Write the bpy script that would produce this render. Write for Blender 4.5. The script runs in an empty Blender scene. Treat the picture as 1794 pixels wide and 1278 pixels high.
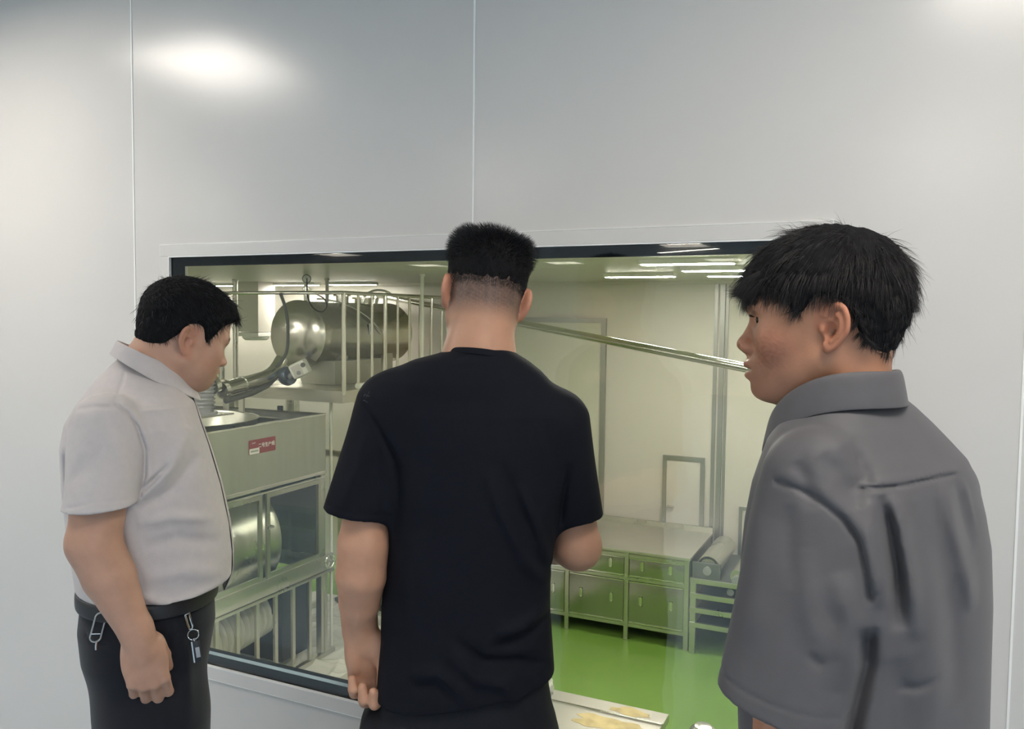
import bpy, bmesh, math, random
import numpy as np
from mathutils import Vector, Matrix
random.seed(7); RNG = np.random.default_rng(11)
SC = bpy.context.scene
COL = SC.collection
R_ = math.radians

# ------------------------------------------------------------------ camera, world, exposure
cam_d = bpy.data.cameras.new('camera'); cam = bpy.data.objects.new('camera', cam_d); COL.objects.link(cam)
cam_d.sensor_fit = 'HORIZONTAL'; cam_d.sensor_width = 36.0
cam_d.lens = 36.0 * 1450.0 / 1794.0
cam_d.clip_start = 0.05; cam_d.clip_end = 200
yaw, pitch, roll = R_(25.0), R_(3.27), R_(0.63)
fw = Vector((-math.sin(yaw)*math.cos(pitch), math.cos(yaw)*math.cos(pitch), -math.sin(pitch)))
rt = Vector((math.cos(yaw), math.sin(yaw), 0)); up = rt.cross(fw)
rt2 = math.cos(roll)*rt + math.sin(roll)*up; up2 = -math.sin(roll)*rt + math.cos(roll)*up
cam.matrix_world = Matrix(((rt2.x, up2.x, -fw.x, 0), (rt2.y, up2.y, -fw.y, -1.8), (rt2.z, up2.z, -fw.z, 1.58), (0, 0, 0, 1)))
SC.camera = cam
wd = bpy.data.worlds.new('world'); SC.world = wd; wd.use_nodes = True
wd.node_tree.nodes['Background'].inputs[0].default_value = (0.68, 0.84, 1.0, 1)
wd.node_tree.nodes['Background'].inputs[1].default_value = 3.0
SC.view_settings.view_transform = 'Standard'; SC.view_settings.look = 'None'
SC.view_settings.exposure = 0.0; SC.view_settings.gamma = 1.0
SC.view_settings.use_curve_mapping = False
SC.cycles.use_denoising = True
SC.cycles.max_bounces = 10; SC.cycles.diffuse_bounces = 4; SC.cycles.glossy_bounces = 5
SC.cycles.transparent_max_bounces = 16; SC.cycles.transmission_bounces = 6
SC.cycles.caustics_reflective = False; SC.cycles.caustics_refractive = False
SC.cycles.sample_clamp_indirect = 6.0
HALL_LAMP = 23.5      # brightness of the viewing hall's ceiling lights
ROOM_LAMP = 78.0     # brightness of the production room's ceiling lights

# ------------------------------------------------------------------ materials
def mat(name, col, rough=0.5, metal=0.0, spec=0.5, noise=0.0, nscale=6.0, bump=0.0, bscale=200.0, emit=None, estr=0.0,
        attr=None, aniso=None, coat=0.0, stretch=None, sheen=0.0, sss=0.0, rvar=0.0):
    m = bpy.data.materials.new(name); m.use_nodes = True
    nt = m.node_tree; b = nt.nodes['Principled BSDF']; L = nt.links
    b.inputs['Base Color'].default_value = (*col, 1); b.inputs['Roughness'].default_value = rough
    b.inputs['Metallic'].default_value = metal; b.inputs['Specular IOR Level'].default_value = spec
    b.inputs['Coat Weight'].default_value = coat
    if sheen: b.inputs['Sheen Weight'].default_value = sheen; b.inputs['Sheen Roughness'].default_value = 0.5
    if sss:
        b.inputs['Subsurface Weight'].default_value = sss; b.inputs['Subsurface Radius'].default_value = (1.0, 0.35, 0.2)
        b.inputs['Subsurface Scale'].default_value = 0.006
    tc = nt.nodes.new('ShaderNodeTexCoord'); vec = tc.outputs['Object']
    if stretch:
        mp = nt.nodes.new('ShaderNodeMapping'); mp.inputs['Scale'].default_value = stretch
        L.new(vec, mp.inputs[0]); vec = mp.outputs[0]
    src = None
    if attr:
        a = nt.nodes.new('ShaderNodeAttribute'); a.attribute_name = attr; src = a.outputs['Color']
    n = None
    if noise or rvar:
        n = nt.nodes.new('ShaderNodeTexNoise'); n.inputs['Scale'].default_value = nscale; n.inputs['Detail'].default_value = 5
        L.new(vec, n.inputs['Vector'])
    if noise:
        mr = nt.nodes.new('ShaderNodeMapRange'); mr.inputs[1].default_value = 0.3; mr.inputs[2].default_value = 0.7
        mr.inputs[3].default_value = 1 - noise; mr.inputs[4].default_value = 1 + noise; L.new(n.outputs[0], mr.inputs[0])
        mx = nt.nodes.new('ShaderNodeMix'); mx.data_type = 'RGBA'; mx.blend_type = 'MULTIPLY'; mx.inputs[0].default_value = 1
        mx.inputs[6].default_value = (*col, 1)
        if src: L.new(src, mx.inputs[6])
        L.new(mr.outputs[0], mx.inputs[7]); src = mx.outputs[2]
    if src: L.new(src, b.inputs['Base Color'])
    if rvar:
        m2 = nt.nodes.new('ShaderNodeMapRange'); m2.inputs[1].default_value = 0.3; m2.inputs[2].default_value = 0.7
        m2.inputs[3].default_value = max(0.02, rough - rvar); m2.inputs[4].default_value = rough + rvar
        L.new(n.outputs[0], m2.inputs[0]); L.new(m2.outputs[0], b.inputs['Roughness'])
    if bump:
        nb = nt.nodes.new('ShaderNodeTexNoise'); nb.inputs['Scale'].default_value = bscale; nb.inputs['Detail'].default_value = 3
        L.new(vec, nb.inputs['Vector'])
        bp = nt.nodes.new('ShaderNodeBump'); bp.inputs['Strength'].default_value = bump; bp.inputs['Distance'].default_value = 0.002
        L.new(nb.outputs[0], bp.inputs['Height']); L.new(bp.outputs[0], b.inputs['Normal'])
    if emit:
        b.inputs['Emission Color'].default_value = (*emit, 1); b.inputs['Emission Strength'].default_value = estr
    if aniso is not None: b.inputs['Anisotropic'].default_value = aniso
    return m

def glass_mat():
    m = bpy.data.materials.new('window glass'); m.use_nodes = True; nt = m.node_tree; L = nt.links
    for n in list(nt.nodes): nt.nodes.remove(n)
    out = nt.nodes.new('ShaderNodeOutputMaterial'); g = nt.nodes.new('ShaderNodeNewGeometry')
    dp = nt.nodes.new('ShaderNodeVectorMath'); dp.operation = 'DOT_PRODUCT'
    L.new(g.outputs['Incoming'], dp.inputs[0]); L.new(g.outputs['Normal'], dp.inputs[1])
    def mth(op, a, b=None):
        n = nt.nodes.new('ShaderNodeMath'); n.operation = op
        for i, v in enumerate((a, b)):
            if v is None: continue
            if isinstance(v, float): n.inputs[i].default_value = v
            else: L.new(v, n.inputs[i])
        return n.outputs[0]
    c = mth('SUBTRACT', 1.0, mth('ABSOLUTE', dp.outputs['Value'])); f = mth('POWER', c, 5.0)
    fac = mth('ADD', mth('MULTIPLY', f, 0.957), 0.043)
    tr = nt.nodes.new('ShaderNodeBsdfTransparent'); tr.inputs[0].default_value = (0.975, 0.985, 0.965, 1)
    gl = nt.nodes.new('ShaderNodeBsdfGlossy'); gl.inputs['Roughness'].default_value = 0.0
    mx = nt.nodes.new('ShaderNodeMixShader'); L.new(fac, mx.inputs[0]); L.new(tr.outputs[0], mx.inputs[1]); L.new(gl.outputs[0], mx.inputs[2])
    L.new(mx.outputs[0], out.inputs[0]); return m

def clear_film_mat():
    m = bpy.data.materials.new('clear crinkled film'); m.use_nodes = True; nt = m.node_tree; L = nt.links
    b = nt.nodes['Principled BSDF']; b.inputs['Base Color'].default_value = (0.86, 0.85, 0.78, 1); b.inputs['Roughness'].default_value = 0.22
    b.inputs['Alpha'].default_value = 0.86
    return m

M = dict(
    panel=mat('coated wall panel', (0.645, 0.625, 0.595), 0.22, spec=0.5, noise=0.015, nscale=2.5),
    bead=mat('white joint bead', (0.90, 0.90, 0.88), 0.35),
    trimmetal=mat('pale window trim', (0.67, 0.65, 0.62), 0.28, spec=0.6),
    blackglass=mat('black glass border', (0.004, 0.005, 0.008), 0.05, spec=0.25),
    spacer=mat('silver spacer', (0.80, 0.80, 0.76), 0.25, 0.9),
    glass=glass_mat(),
    hallfloor=mat('pale blue grey floor coating', (0.35, 0.455, 0.57), 0.16, noise=0.05, nscale=1.5),
    hallceil=mat('white ceiling board', (0.78, 0.78, 0.76), 0.6),
    lamp=mat('hall light diffuser', (0.9, 0.9, 0.9), 0.5, emit=(1.0, 0.922, 0.825), estr=HALL_LAMP),
    roomlamp=mat('room light diffuser', (0.9, 0.9, 0.9), 0.5, emit=(1.0, 0.94, 0.87), estr=ROOM_LAMP),
    white=mat('white plastic', (0.90, 0.89, 0.85), 0.35),
    roomwall=mat('cream room panel', (0.72, 0.68, 0.62), 0.35, noise=0.02, nscale=1.2),
    alu=mat('grey aluminium', (0.42, 0.42, 0.40), 0.35, 0.75),
    doorleaf=mat('cream door leaf', (0.70, 0.68, 0.58), 0.4),
    greenfloor=mat('green floor coating', (0.20, 0.36, 0.065), 0.25, noise=0.06, nscale=1.1, spec=0.45),
    steel=mat('brushed stainless steel', (0.60, 0.59, 0.53), 0.30, 1.0, noise=0.05, nscale=3, rvar=0.05),
    steelpanel=mat('satin stainless sheet', (0.50, 0.50, 0.43), 0.38, 0.9, noise=0.05, nscale=2.0, stretch=(8, 8, 0.6), rvar=0.04),
    polished=mat('polished stainless steel', (0.78, 0.77, 0.72), 0.16, 1.0, rvar=0.03, nscale=5),
    tank=mat('tank stainless steel', (0.66, 0.64, 0.59), 0.24, 1.0, rvar=0.04, nscale=4),
    darksteel=mat('dull dark steel', (0.16, 0.17, 0.17), 0.45, 0.7, noise=0.1),
    blackplastic=mat('black plastic', (0.012, 0.013, 0.016), 0.45),
    greymotor=mat('grey cast motor housing', (0.36, 0.37, 0.39), 0.45, 0.3),
    cable=mat('grey cable jacket', (0.10, 0.11, 0.11), 0.5),
    hose=mat('ribbed pale hose', (0.55, 0.54, 0.46), 0.45),
    film=clear_film_mat(),
    red=mat('dark red sign face', (0.26, 0.030, 0.035), 0.4),
    signwhite=mat('white sign print', (0.85, 0.82, 0.78), 0.5),
    bluevalve=mat('blue grey valve body', (0.13, 0.17, 0.24), 0.35, 0.5),
    bag=mat('white plastic bag', (0.80, 0.80, 0.76), 0.35, bump=0.5, bscale=30),
    dust=mat('steel dusted with yellow meal', (0.62, 0.50, 0.27), 0.6, 0.2, noise=0.25, nscale=14),
    cabfront=mat('cabinet front steel', (0.42, 0.42, 0.38), 0.24, 1.0, noise=0.04, nscale=2.0, stretch=(8, 8, 0.6)),
    worktop=mat('satin steel worktop', (0.66, 0.64, 0.60), 0.36, 0.85, noise=0.05, nscale=4),
    hoodpanel=mat('clear door panel', (0.20, 0.21, 0.19), 0.12, 0.4),
    chrome=mat('chrome', (0.75, 0.75, 0.75), 0.10, 1.0),
)

# ------------------------------------------------------------------ object helpers
def tag(o, label=None, cat=None, group=None, kind=None):
    if label: o['label'] = label
    if cat: o['category'] = cat
    if group: o['group'] = group
    if kind: o['kind'] = kind
    return o
def thing(name, label, cat, loc=(0, 0, 0), rotz=0.0, group=None):
    o = bpy.data.objects.new(name, None); COL.objects.link(o); o.empty_display_size = 0.1
    o.location = loc; o.rotation_euler = (0, 0, rotz)
    return tag(o, label, cat, group)
def link_mesh(name, me, m, parent=None, smooth=None):
    o = bpy.data.objects.new(name, me); COL.objects.link(o)
    if m is not None: me.materials.append(m)
    if parent is not None: o.parent = parent
    if smooth is not None:
        me.shade_smooth() if smooth >= 180 else me.set_sharp_from_angle(angle=R_(smooth))
    return o
class MB:
    """collects shapes, then links them as one mesh object"""
    def __init__(s): s.bm = bmesh.new()
    def box(s, lo, hi, bev=0.0):
        c = [(a+b)/2 for a, b in zip(lo, hi)]; d = [abs(b-a) for a, b in zip(lo, hi)]
        r = bmesh.ops.create_cube(s.bm, size=1, matrix=Matrix.Translation(c) @ Matrix.Diagonal((*d, 1)))
        if bev:
            es = list({e for v in r['verts'] for e in v.link_edges})
            bmesh.ops.bevel(s.bm, geom=es, offset=bev, segments=2, affect='EDGES', profile=0.6)
        return s
    def bar(s, a, b, w, h, bev=0.0):
        a, b = Vector(a), Vector(b); d = b-a; q = d.to_track_quat('Z', 'Y').to_matrix().to_4x4()
        r = bmesh.ops.create_cube(s.bm, size=1, matrix=Matrix.Translation((a+b)/2) @ q @ Matrix.Diagonal((w, h, d.length, 1)))
        if bev:
            es = list({e for v in r['verts'] for e in v.link_edges})
            bmesh.ops.bevel(s.bm, geom=es, offset=bev, segments=2, affect='EDGES')
        return s
    def cyl(s, a, b, r, r2=None, seg=24, cap=True):
        a, b = Vector(a), Vector(b); d = b-a; q = d.to_track_quat('Z', 'Y').to_matrix().to_4x4()
        bmesh.ops.create_cone(s.bm, cap_ends=cap, segments=seg, radius1=r, radius2=r if r2 is None else r2, depth=d.length,
                              matrix=Matrix.Translation((a+b)/2) @ q)
        return s
    def sph(s, c, r, seg=20, sc=(1, 1, 1)):
        bmesh.ops.create_uvsphere(s.bm, u_segments=seg, v_segments=seg//2, radius=r,
                                  matrix=Matrix.Translation(c) @ Matrix.Diagonal((*sc, 1)))
        return s
    def tube(s, pts, r, seg=12, closed=False):
        pts = [Vector(p) for p in pts]; n = len(pts); rings = []; prev = None
        for i, p in enumerate(pts):
            if closed: t = pts[(i+1) % n]-pts[i-1]
            else: t = pts[min(i+1, n-1)]-pts[max(i-1, 0)]
            t.normalize()
            if prev is None:
                u = t.orthogonal().normalized()
            else:
                u = (prev - t*prev.dot(t)).normalized()
            prev = u; w = t.cross(u); rr = r[i] if isinstance(r, (list, tuple)) else r
            rings.append([s.bm.verts.new(p + rr*(math.cos(2*math.pi*k/seg)*u + math.sin(2*math.pi*k/seg)*w)) for k in range(seg)])
        for i in range(n if closed else n-1):
            A, B = rings[i], rings[(i+1) % n]
            for k in range(seg): s.bm.faces.new((A[k], A[(k+1) % seg], B[(k+1) % seg], B[k]))
        if not closed:
            s.bm.faces.new(rings[0][::-1]); s.bm.faces.new(rings[-1])
        return s
    def lathe(s, o, axis, prof, seg=40):
        """prof: list of (distance along axis, radius)"""
        o, ax = Vector(o), Vector(axis).normalized(); u = ax.orthogonal().normalized(); w = ax.cross(u); rings = []
        for t, r in prof:
            if r < 1e-5: rings.append([s.bm.verts.new(o+ax*t)]); continue
            rings.append([s.bm.verts.new(o+ax*t+r*(math.cos(2*math.pi*k/seg)*u+math.sin(2*math.pi*k/seg)*w)) for k in range(seg)])
        for A, B in zip(rings, rings[1:]):
            for k in range(seg):
                k2 = (k+1) % seg
                if len(A) == 1 and len(B) == 1: continue
                if len(A) == 1: s.bm.faces.new((A[0], B[k2], B[k]))
                elif len(B) == 1: s.bm.faces.new((A[k], A[k2], B[0]))
                else: s.bm.faces.new((A[k], A[k2], B[k2], B[k]))
        return s
    def prism(s, poly, off):
        """poly: 3-D outline, off: extrusion vector"""
        off = Vector(off); A = [s.bm.verts.new(p) for p in poly]; B = [s.bm.verts.new(Vector(p)+off) for p in poly]; n = len(A)
        s.bm.faces.new(A[::-1]); s.bm.faces.new(B)
        for i in range(n): s.bm.faces.new((A[i], A[(i+1) % n], B[(i+1) % n], B[i]))
        return s
    def build(s, name, m, parent=None, smooth=35, bevel=0.0):
        bmesh.ops.recalc_face_normals(s.bm, faces=s.bm.faces[:])
        me = bpy.data.meshes.new(name); s.bm.to_mesh(me); s.bm.free()
        o = link_mesh(name, me, m, parent)
        if smooth:
            me.shade_smooth(); me.set_sharp_from_angle(angle=R_(smooth))
        if bevel:
            md = o.modifiers.new('bevel', 'BEVEL'); md.width = bevel; md.segments = 2; md.limit_method = 'ANGLE'
        return o
def struct(name, mb, m, parent=None, label=None):
    o = mb.build(name, m, parent, smooth=0)
    return tag(o, label, None, None, 'structure') if parent is None else o
def curve_pts(pts, m=8):
    """smooth curve through the given points"""
    P = [Vector(p) for p in pts]; out = []
    for i in range(len(P)-1):
        a, b, c, d = P[max(i-1, 0)], P[i], P[i+1], P[min(i+2, len(P)-1)]
        for k in range(m):
            t = k/m; out.append(0.5*((2*b)+(c-a)*t+(2*a-5*b+4*c-d)*t*t+(3*b-a-3*c+d)*t**3))
    return out+[P[-1]]
def arc(c, r, a0, a1, u, v, n=10):
    c, u, v = Vector(c), Vector(u), Vector(v)
    return [c + r*(math.cos(a0+(a1-a0)*i/n)*u + math.sin(a0+(a1-a0)*i/n)*v) for i in range(n+1)]
# ------------------------------------------------------------------ the viewing hall
GX0, GX1, GZ0, GZ1 = -1.96, -0.16, 0.537, 1.748         # window opening in the panel wall
ZF = -1.30                                               # floor of the production room, below the hall
ZC = 1.95                                                # its ceiling
WT = 0.07                                                # panel wall thickness
HX0, HX1, HY = -11.0, 6.5, -15.6
wf = MB()
wf.box((HX0, 0, ZF), (GX0, WT, 2.7)).box((GX1, 0, ZF), (HX1, WT, 2.7)).box((GX0, 0, ZF), (GX1, WT, GZ0)).box((GX0, 0, GZ1), (GX1, WT, 2.7))
struct('wall_front', wf, M['panel'], label='pale grey coated panel wall with the viewing window')
n = 0
for x in (-10.19, -9.03, -7.88, -6.72, -5.57, -4.41, -3.26, -2.103, -0.948, 0.214, 1.37, 2.52, 3.68):
    n += 1
    b = MB()
    if GX0 - 0.03 < x < GX1 + 0.03:
        b.box((x-0.0022, -0.0022, 0), (x+0.0022, 0.001, 0.50)).box((x-0.0022, -0.0022, 1.783), (x+0.0022, 0.001, 2.7))
    else: b.box((x-0.0022, -0.0022, 0), (x+0.0022, 0.001, 2.7))
    struct('trim_%d' % n, b, M['bead'], label='thin white joint bead between two wall panels')
struct('floor', MB().box((HX0, HY, -0.12), (HX1, 0, 0)), M['hallfloor'], label='pale blue grey floor of the viewing hall')
struct('ceiling', MB().box((HX0, HY, 2.7), (HX1, WT, 2.8)), M['hallceil'], label='white ceiling of the viewing hall')
struct('wall_back', MB().box((HX0, HY-0.1, 0), (HX1, HY, 2.7)), M['panel'])
struct('wall_left', MB().box((HX0-0.1, HY, 0), (HX0, WT, 2.7)), M['panel'])
b = MB(); b.box((HX1, HY, 0), (HX1+0.1, -5.0, 0.10)).box((HX1, HY, 2.3), (HX1+0.1, -5.0, 2.7)).box((HX1, -5.0, 0), (HX1+0.1, WT, 2.7))  # unseen openings, added so blue sky light reaches the far floor
for k in range(5): b.box((HX1, HY+2.1*k, 0.10), (HX1+0.1, HY+2.1*k+0.12, 2.3))
struct('wall_right', b, M['panel'], label='right end wall of the viewing hall with tall unseen openings added to let sky light onto the floor')

# the viewing window: trim band, black border, silver spacer, two panes
w1 = bpy.data.objects.new('window_1', None); COL.objects.link(w1); w1.location = (-1.06, 0, 0.5)
tag(w1, 'wide fixed viewing window with a black border in the panel wall', None, None, 'structure')
def loc_box(b, lo, hi, o=(-1.06, 0, 0.5), bev=0.0): return b.box([a-c for a, c in zip(lo, o)], [a-c for a, c in zip(hi, o)], bev)
def band(o0, o1, i0, i1, y0, y1):
    b = MB()
    loc_box(b, (o0[0], y0, i1[1]), (o1[0], y1, o1[1])); loc_box(b, (o0[0], y0, o0[1]), (o1[0], y1, i0[1]))
    loc_box(b, (o0[0], y0, i0[1]), (i0[0], y1, i1[1])); loc_box(b, (i1[0], y0, i0[1]), (o1[0], y1, i1[1]))
    return b
band((-1.992, 0.500), (-0.127, 1.782), (GX0, GZ0), (GX1, GZ1), -0.005, 0.0).build('frame', M['trimmetal'], w1, 0, 0.0012)
band((-1.9935, 0.4985), (-0.1255, 1.7835), (-1.992, 0.500), (-0.127, 1.782), -0.0052, 0.0).build('edge_highlight', M['bead'], w1, 0)  # white strip painted in for the highlight along the trim's outer edge
band((GX0, GZ0), (GX1, GZ1), (GX0+0.003, GZ0+0.003), (GX1-0.003, GZ1-0.003), -0.0056, 0.003).build('inner_highlight', M['bead'], w1, 0)  # white strip painted in for the highlight along the trim's inner edge
band((GX0, GZ0), (GX1, GZ1), (GX0+0.047, 0.586), (GX1-0.047, 1.719), 0.0065, 0.014).build('border', M['blackglass'], w1, 0)
loc_box(MB(), (GX0+0.03, 0.0064, 0.5695), (GX1-0.03, 0.0072, 0.5795)).build('spacer', M['spacer'], w1, 0)
for y in (0.002, 0.058):
    loc_box(MB(), (GX0+0.002, y, GZ0+0.002), (GX1-0.002, y+0.004, GZ1-0.002)).build('pane', M['glass'], w1, 0)

def ceiling_light(x, y, z, lx, ly, m, label, group, rim=0.0):
    t = thing('ceiling_light', label, 'light', (x, y, z), 0, group)
    b = MB(); r = rim
    for x0, x1, y0, y1 in ((-lx/2-0.015, lx/2+0.015, -ly/2-0.015, -ly/2), (-lx/2-0.015, lx/2+0.015, ly/2, ly/2+0.015), (-lx/2-0.015, -lx/2, -ly/2, ly/2), (lx/2, lx/2+0.015, -ly/2, ly/2)):
        b.box((x0, y0, -0.03-r), (x1, y1, 0))
    b.build('housing', M['white'], t, 0)
    MB().box((-lx/2, -ly/2, -0.034), (lx/2, ly/2, -0.030)).build('diffuser', m, t, 0)
    return t
hl = ceiling_light(-2.66, -0.92, 2.7, 0.6, 0.6, M['lamp'], 'square white ceiling light of the viewing hall', 'viewing hall ceiling lights', 0.05)
def dup(root, loc, label=None, group=None):
    r = root.copy(); COL.objects.link(r); r.location = loc
    if label: r['label'] = label
    if group: r['group'] = group
    for ch in list(root.children):
        c = ch.copy(); COL.objects.link(c); c.parent = r
        for g in list(ch.children):
            d = g.copy(); COL.objects.link(d); d.parent = c
    return r
for j in range(5):  # mostly unseen lights, kept to give the hall its overall brightness
    for i in range(5):
        x, y = -8.80 + 3.0*i, -0.90 - 3.0*j
        if (i, j) == (3, 0): x, y = 0.38, -1.12
        if (i, j) != (2, 0): dup(hl, (x, y, 2.7))

lamp_far = ceiling_light(-3.1, -11.4, 2.7, 0.10, 1.2, M['lamp'], 'slim bright ceiling light reflected in the black window border right of the middle man', 'viewing hall ceiling lights'); lamp_far.rotation_euler = (0, 0, R_(-62))
# ------------------------------------------------------------------ the production room
RX0, RX1, RY1 = -9.5, 3.2, 6.2
struct('floor', MB().box((RX0, WT, ZF-0.1), (RX1, RY1, ZF)), M['greenfloor'], label='glossy green floor of the production room')
struct('ceiling', MB().box((RX0, WT, ZC), (RX1, RY1, ZC+0.1)), M['roomwall'], label='cream ceiling of the production room')
struct('wall_back', MB().box((RX0, RY1, ZF), (RX1, RY1+0.1, ZC+0.1)), M['roomwall'], label='cream back wall of the production room')
struct('wall_left', MB().box((RX0-0.1, WT, ZF), (RX0, RY1, ZC+0.1)), M['roomwall'])
struct('wall_right', MB().box((RX1, WT, ZF), (RX1+0.1, RY1, ZC+0.1)), M['roomwall'])
b = MB(); b.box((-1.60, RY1-0.012, ZF), (-1.565, RY1, ZC)).box((-1.545, RY1-0.02, ZF), (-1.50, RY1, ZC)).box((-1.49, RY1-0.012, ZF), (-1.465, RY1, ZC))
struct('trim_14', b, M['alu'], label='grey aluminium joint profile up the back wall')
b = MB(); b.box((RX0, RY1-0.05, ZC-0.03), (RX1, RY1, ZC))
struct('trim_15', b, M['roomwall'], label='cove along the back wall and ceiling')
# the tall door: frame, leaf, pull handle
d = bpy.data.objects.new('door_1', None); COL.objects.link(d); d.location = (-3.45, RY1, ZF); tag(d, 'tall cream door in a grey frame on the back wall', None, None, 'structure')
MB().box((-0.80, -0.035, 0), (-0.75, 0, 2.83)).box((0.725, -0.035, 0), (0.775, 0, 2.83)).box((-0.80, -0.035, 2.83), (0.775, 0, 2.88)).build('door_frame', M['alu'], d, 0)
MB().box((-0.75, -0.022, 0.005), (0.725, 0, 2.83)).build('door_leaf', M['doorleaf'], d, 0)
h = MB(); h.tube([(0.64, -0.022, 1.02), (0.64, -0.07, 1.02), (0.64, -0.07, 1.62), (0.64, -0.022, 1.62)], 0.014)
h.build('door_handle', M['polished'], d)
d = bpy.data.objects.new('door_2', None); COL.objects.link(d); d.location = (-1.86, RY1, ZF); tag(d, 'narrow low cream door in a grey frame behind the cabinet', None, None, 'structure')
MB().box((-0.205, -0.03, 0), (-0.165, 0, 1.50)).box((0.165, -0.03, 0), (0.205, 0, 1.50)).box((-0.205, -0.03, 1.50), (0.205, 0, 1.54)).build('door_frame', M['alu'], d, 0)
MB().box((-0.165, -0.018, 0.005), (0.165, 0, 1.50)).build('door_leaf', M['roomwall'], d, 0)
MB().tube([(-0.145, -0.018, 1.04), (-0.145, -0.05, 1.04), (-0.08, -0.05, 1.04)], 0.009).build('door_handle', M['polished'], d)
t = thing('access_panel', 'grey framed cream panel on the back wall behind the steel rollers', 'panel', (-1.12, RY1, -1.0))
MB().box((-0.20, -0.025, 0.03), (-0.17, 0, 0.77)).box((0.17, -0.025, 0.03), (0.20, 0, 0.77)).box((-0.20, -0.025, 0.77), (0.20, 0, 0.80)).box((-0.20, -0.025, 0), (0.20, 0, 0.03)).build('frame', M['alu'], t, 0)
MB().box((-0.17, -0.012, 0.03), (0.17, 0, 0.77)).build('panel', M['roomwall'], t, 0)

rl = ceiling_light(-1.93, 4.79, ZC, 0.56, 0.10, M['roomlamp'], 'short bright ceiling light above the cabinet in the production room', 'production room ceiling lights')
for x, y, lb in ((-1.20, 3.32, 'short ceiling light near the window right of the middle man'), (-5.52, 5.82, 'short bright ceiling light above the far end of the tank'),
              (-1.12, 4.08, 'short ceiling light between the cabinet light and the window, near the right man'), (-6.3, 5.82, 'short ceiling light beside the one above the tank'), (-7.50, 5.83, 'short bright ceiling light left of the white wall duct'), (-1.1, 4.85, 'short ceiling light right of the one above the cabinet')):
    dup(rl, (x, y, ZC), lb)
for x in (-7.6, -5.9, -4.2, -2.5, -0.8, 1.2):  # lamps out of view, added only to illuminate the room
    for y in (0.75, 2.1): dup(rl, (x, y, ZC), 'short unseen ceiling light added above the window to brighten the production room')
for x in (0.4, 2.0): dup(rl, (x, 4.6, ZC), 'short unseen ceiling light added behind the right man to brighten the production room')  # two more out-of-view lamps added for room brightness

# --- steel cabinet with drawers and doors along the back wall
CX0, CX1, CY0, CY1, CT = -3.26, -1.565, 5.22, 6.17, -0.475
t = thing('storage_cabinet', 'long stainless steel cabinet with drawers and doors along the back wall', 'cabinet', (-2.41, 5.7, ZF))
O = Vector((-2.41, 5.7, ZF))
def lb(b, lo, hi, bev=0.0): return b.box([a-c for a, c in zip(lo, O)], [a-c for a, c in zip(hi, O)], bev)
lb(MB(), (CX0, CY0-0.015, CT-0.025), (CX1+0.01, CY1, CT), 0.004).build('worktop', M['worktop'], t, 30)
lb(MB(), (CX0, CY1-0.03, CT), (CX1+0.01, CY1, CT+0.05)).build('upstand', M['steel'], t, 0)
lb(lb(MB(), (CX0+0.01, CY0+0.02, -1.16), (CX1-0.01, CY1, CT-0.025)), (CX0+0.02, CY0+0.012, -1.175), (CX1-0.02, CY1-0.02, -1.15)).build('carcass', M['steelpanel'], t, 0)
for x in (CX0+0.02, -2.692, -2.125, CX1-0.022):
    lb(MB(), (x-0.02, CY0, -1.29), (x+0.02, CY0+0.04, CT-0.025), 0.003).build('post', M['steel'], t, 0)
    lb(MB(), (x-0.02, CY1-0.04, -1.29), (x+0.02, CY1, -1.15)).build('leg', M['steel'], t, 0)
    b = MB(); b.cyl(Vector((x, CY0+0.02, -1.30))-O, Vector((x, CY0+0.02, -1.285))-O, 0.026); b.build('foot', M['polished'], t)
for z in (CT-0.055, -0.735, -1.155):
    lb(MB(), (CX0+0.02, CY0+0.004, z-0.014), (CX1-0.02, CY0+0.03, z+0.014)).build('rail', M['steel'], t, 0)
def front(x0, x1, z0, z1, name, hs):
    f = lb(MB(), (x0, CY0+0.003, z0), (x1, CY0+0.02, z1), 0.003).build(name, M['cabfront'], t, 30)
    for za, zb in ((z0, z0+0.012), (z1-0.008, z1)): lb(MB(), (x0, CY0-0.001, za), (x1, CY0+0.006, zb)).build('lip', M['polished'], f, 0)
    for hx in hs:
        hz = (z0+z1)/2 + 0.02
        h = MB(); c = Vector((hx, CY0-0.001, hz))-O
        h.box(c+Vector((-0.014, -0.004, -0.042)), c+Vector((-0.008, 0.004, 0.042))).box(c+Vector((0.008, -0.004, -0.042)), c+Vector((0.014, 0.004, 0.042)))
        h.box(c+Vector((-0.014, -0.004, 0.036)), c+Vector((0.014, 0.004, 0.042))).box(c+Vector((-0.014, -0.004, -0.042)), c+Vector((0.014, 0.004, -0.036)))
        h.box(c+Vector((-0.008, 0.002, -0.036)), c+Vector((0.008, 0.004, 0.036)))
        h.build('handle', M['polished'], f, 0)
for x0, x1 in ((CX0+0.045, -2.717), (-2.667, -2.15), (-2.10, CX1-0.047)):
    w = x1-x0
    front(x0, x1, -0.715, -0.545, 'drawer', (x0+0.24*w, x1-0.24*w))
    front(x0, x1, -1.135, -0.755, 'door', (x0+0.22*w, x1-0.22*w))

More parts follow.
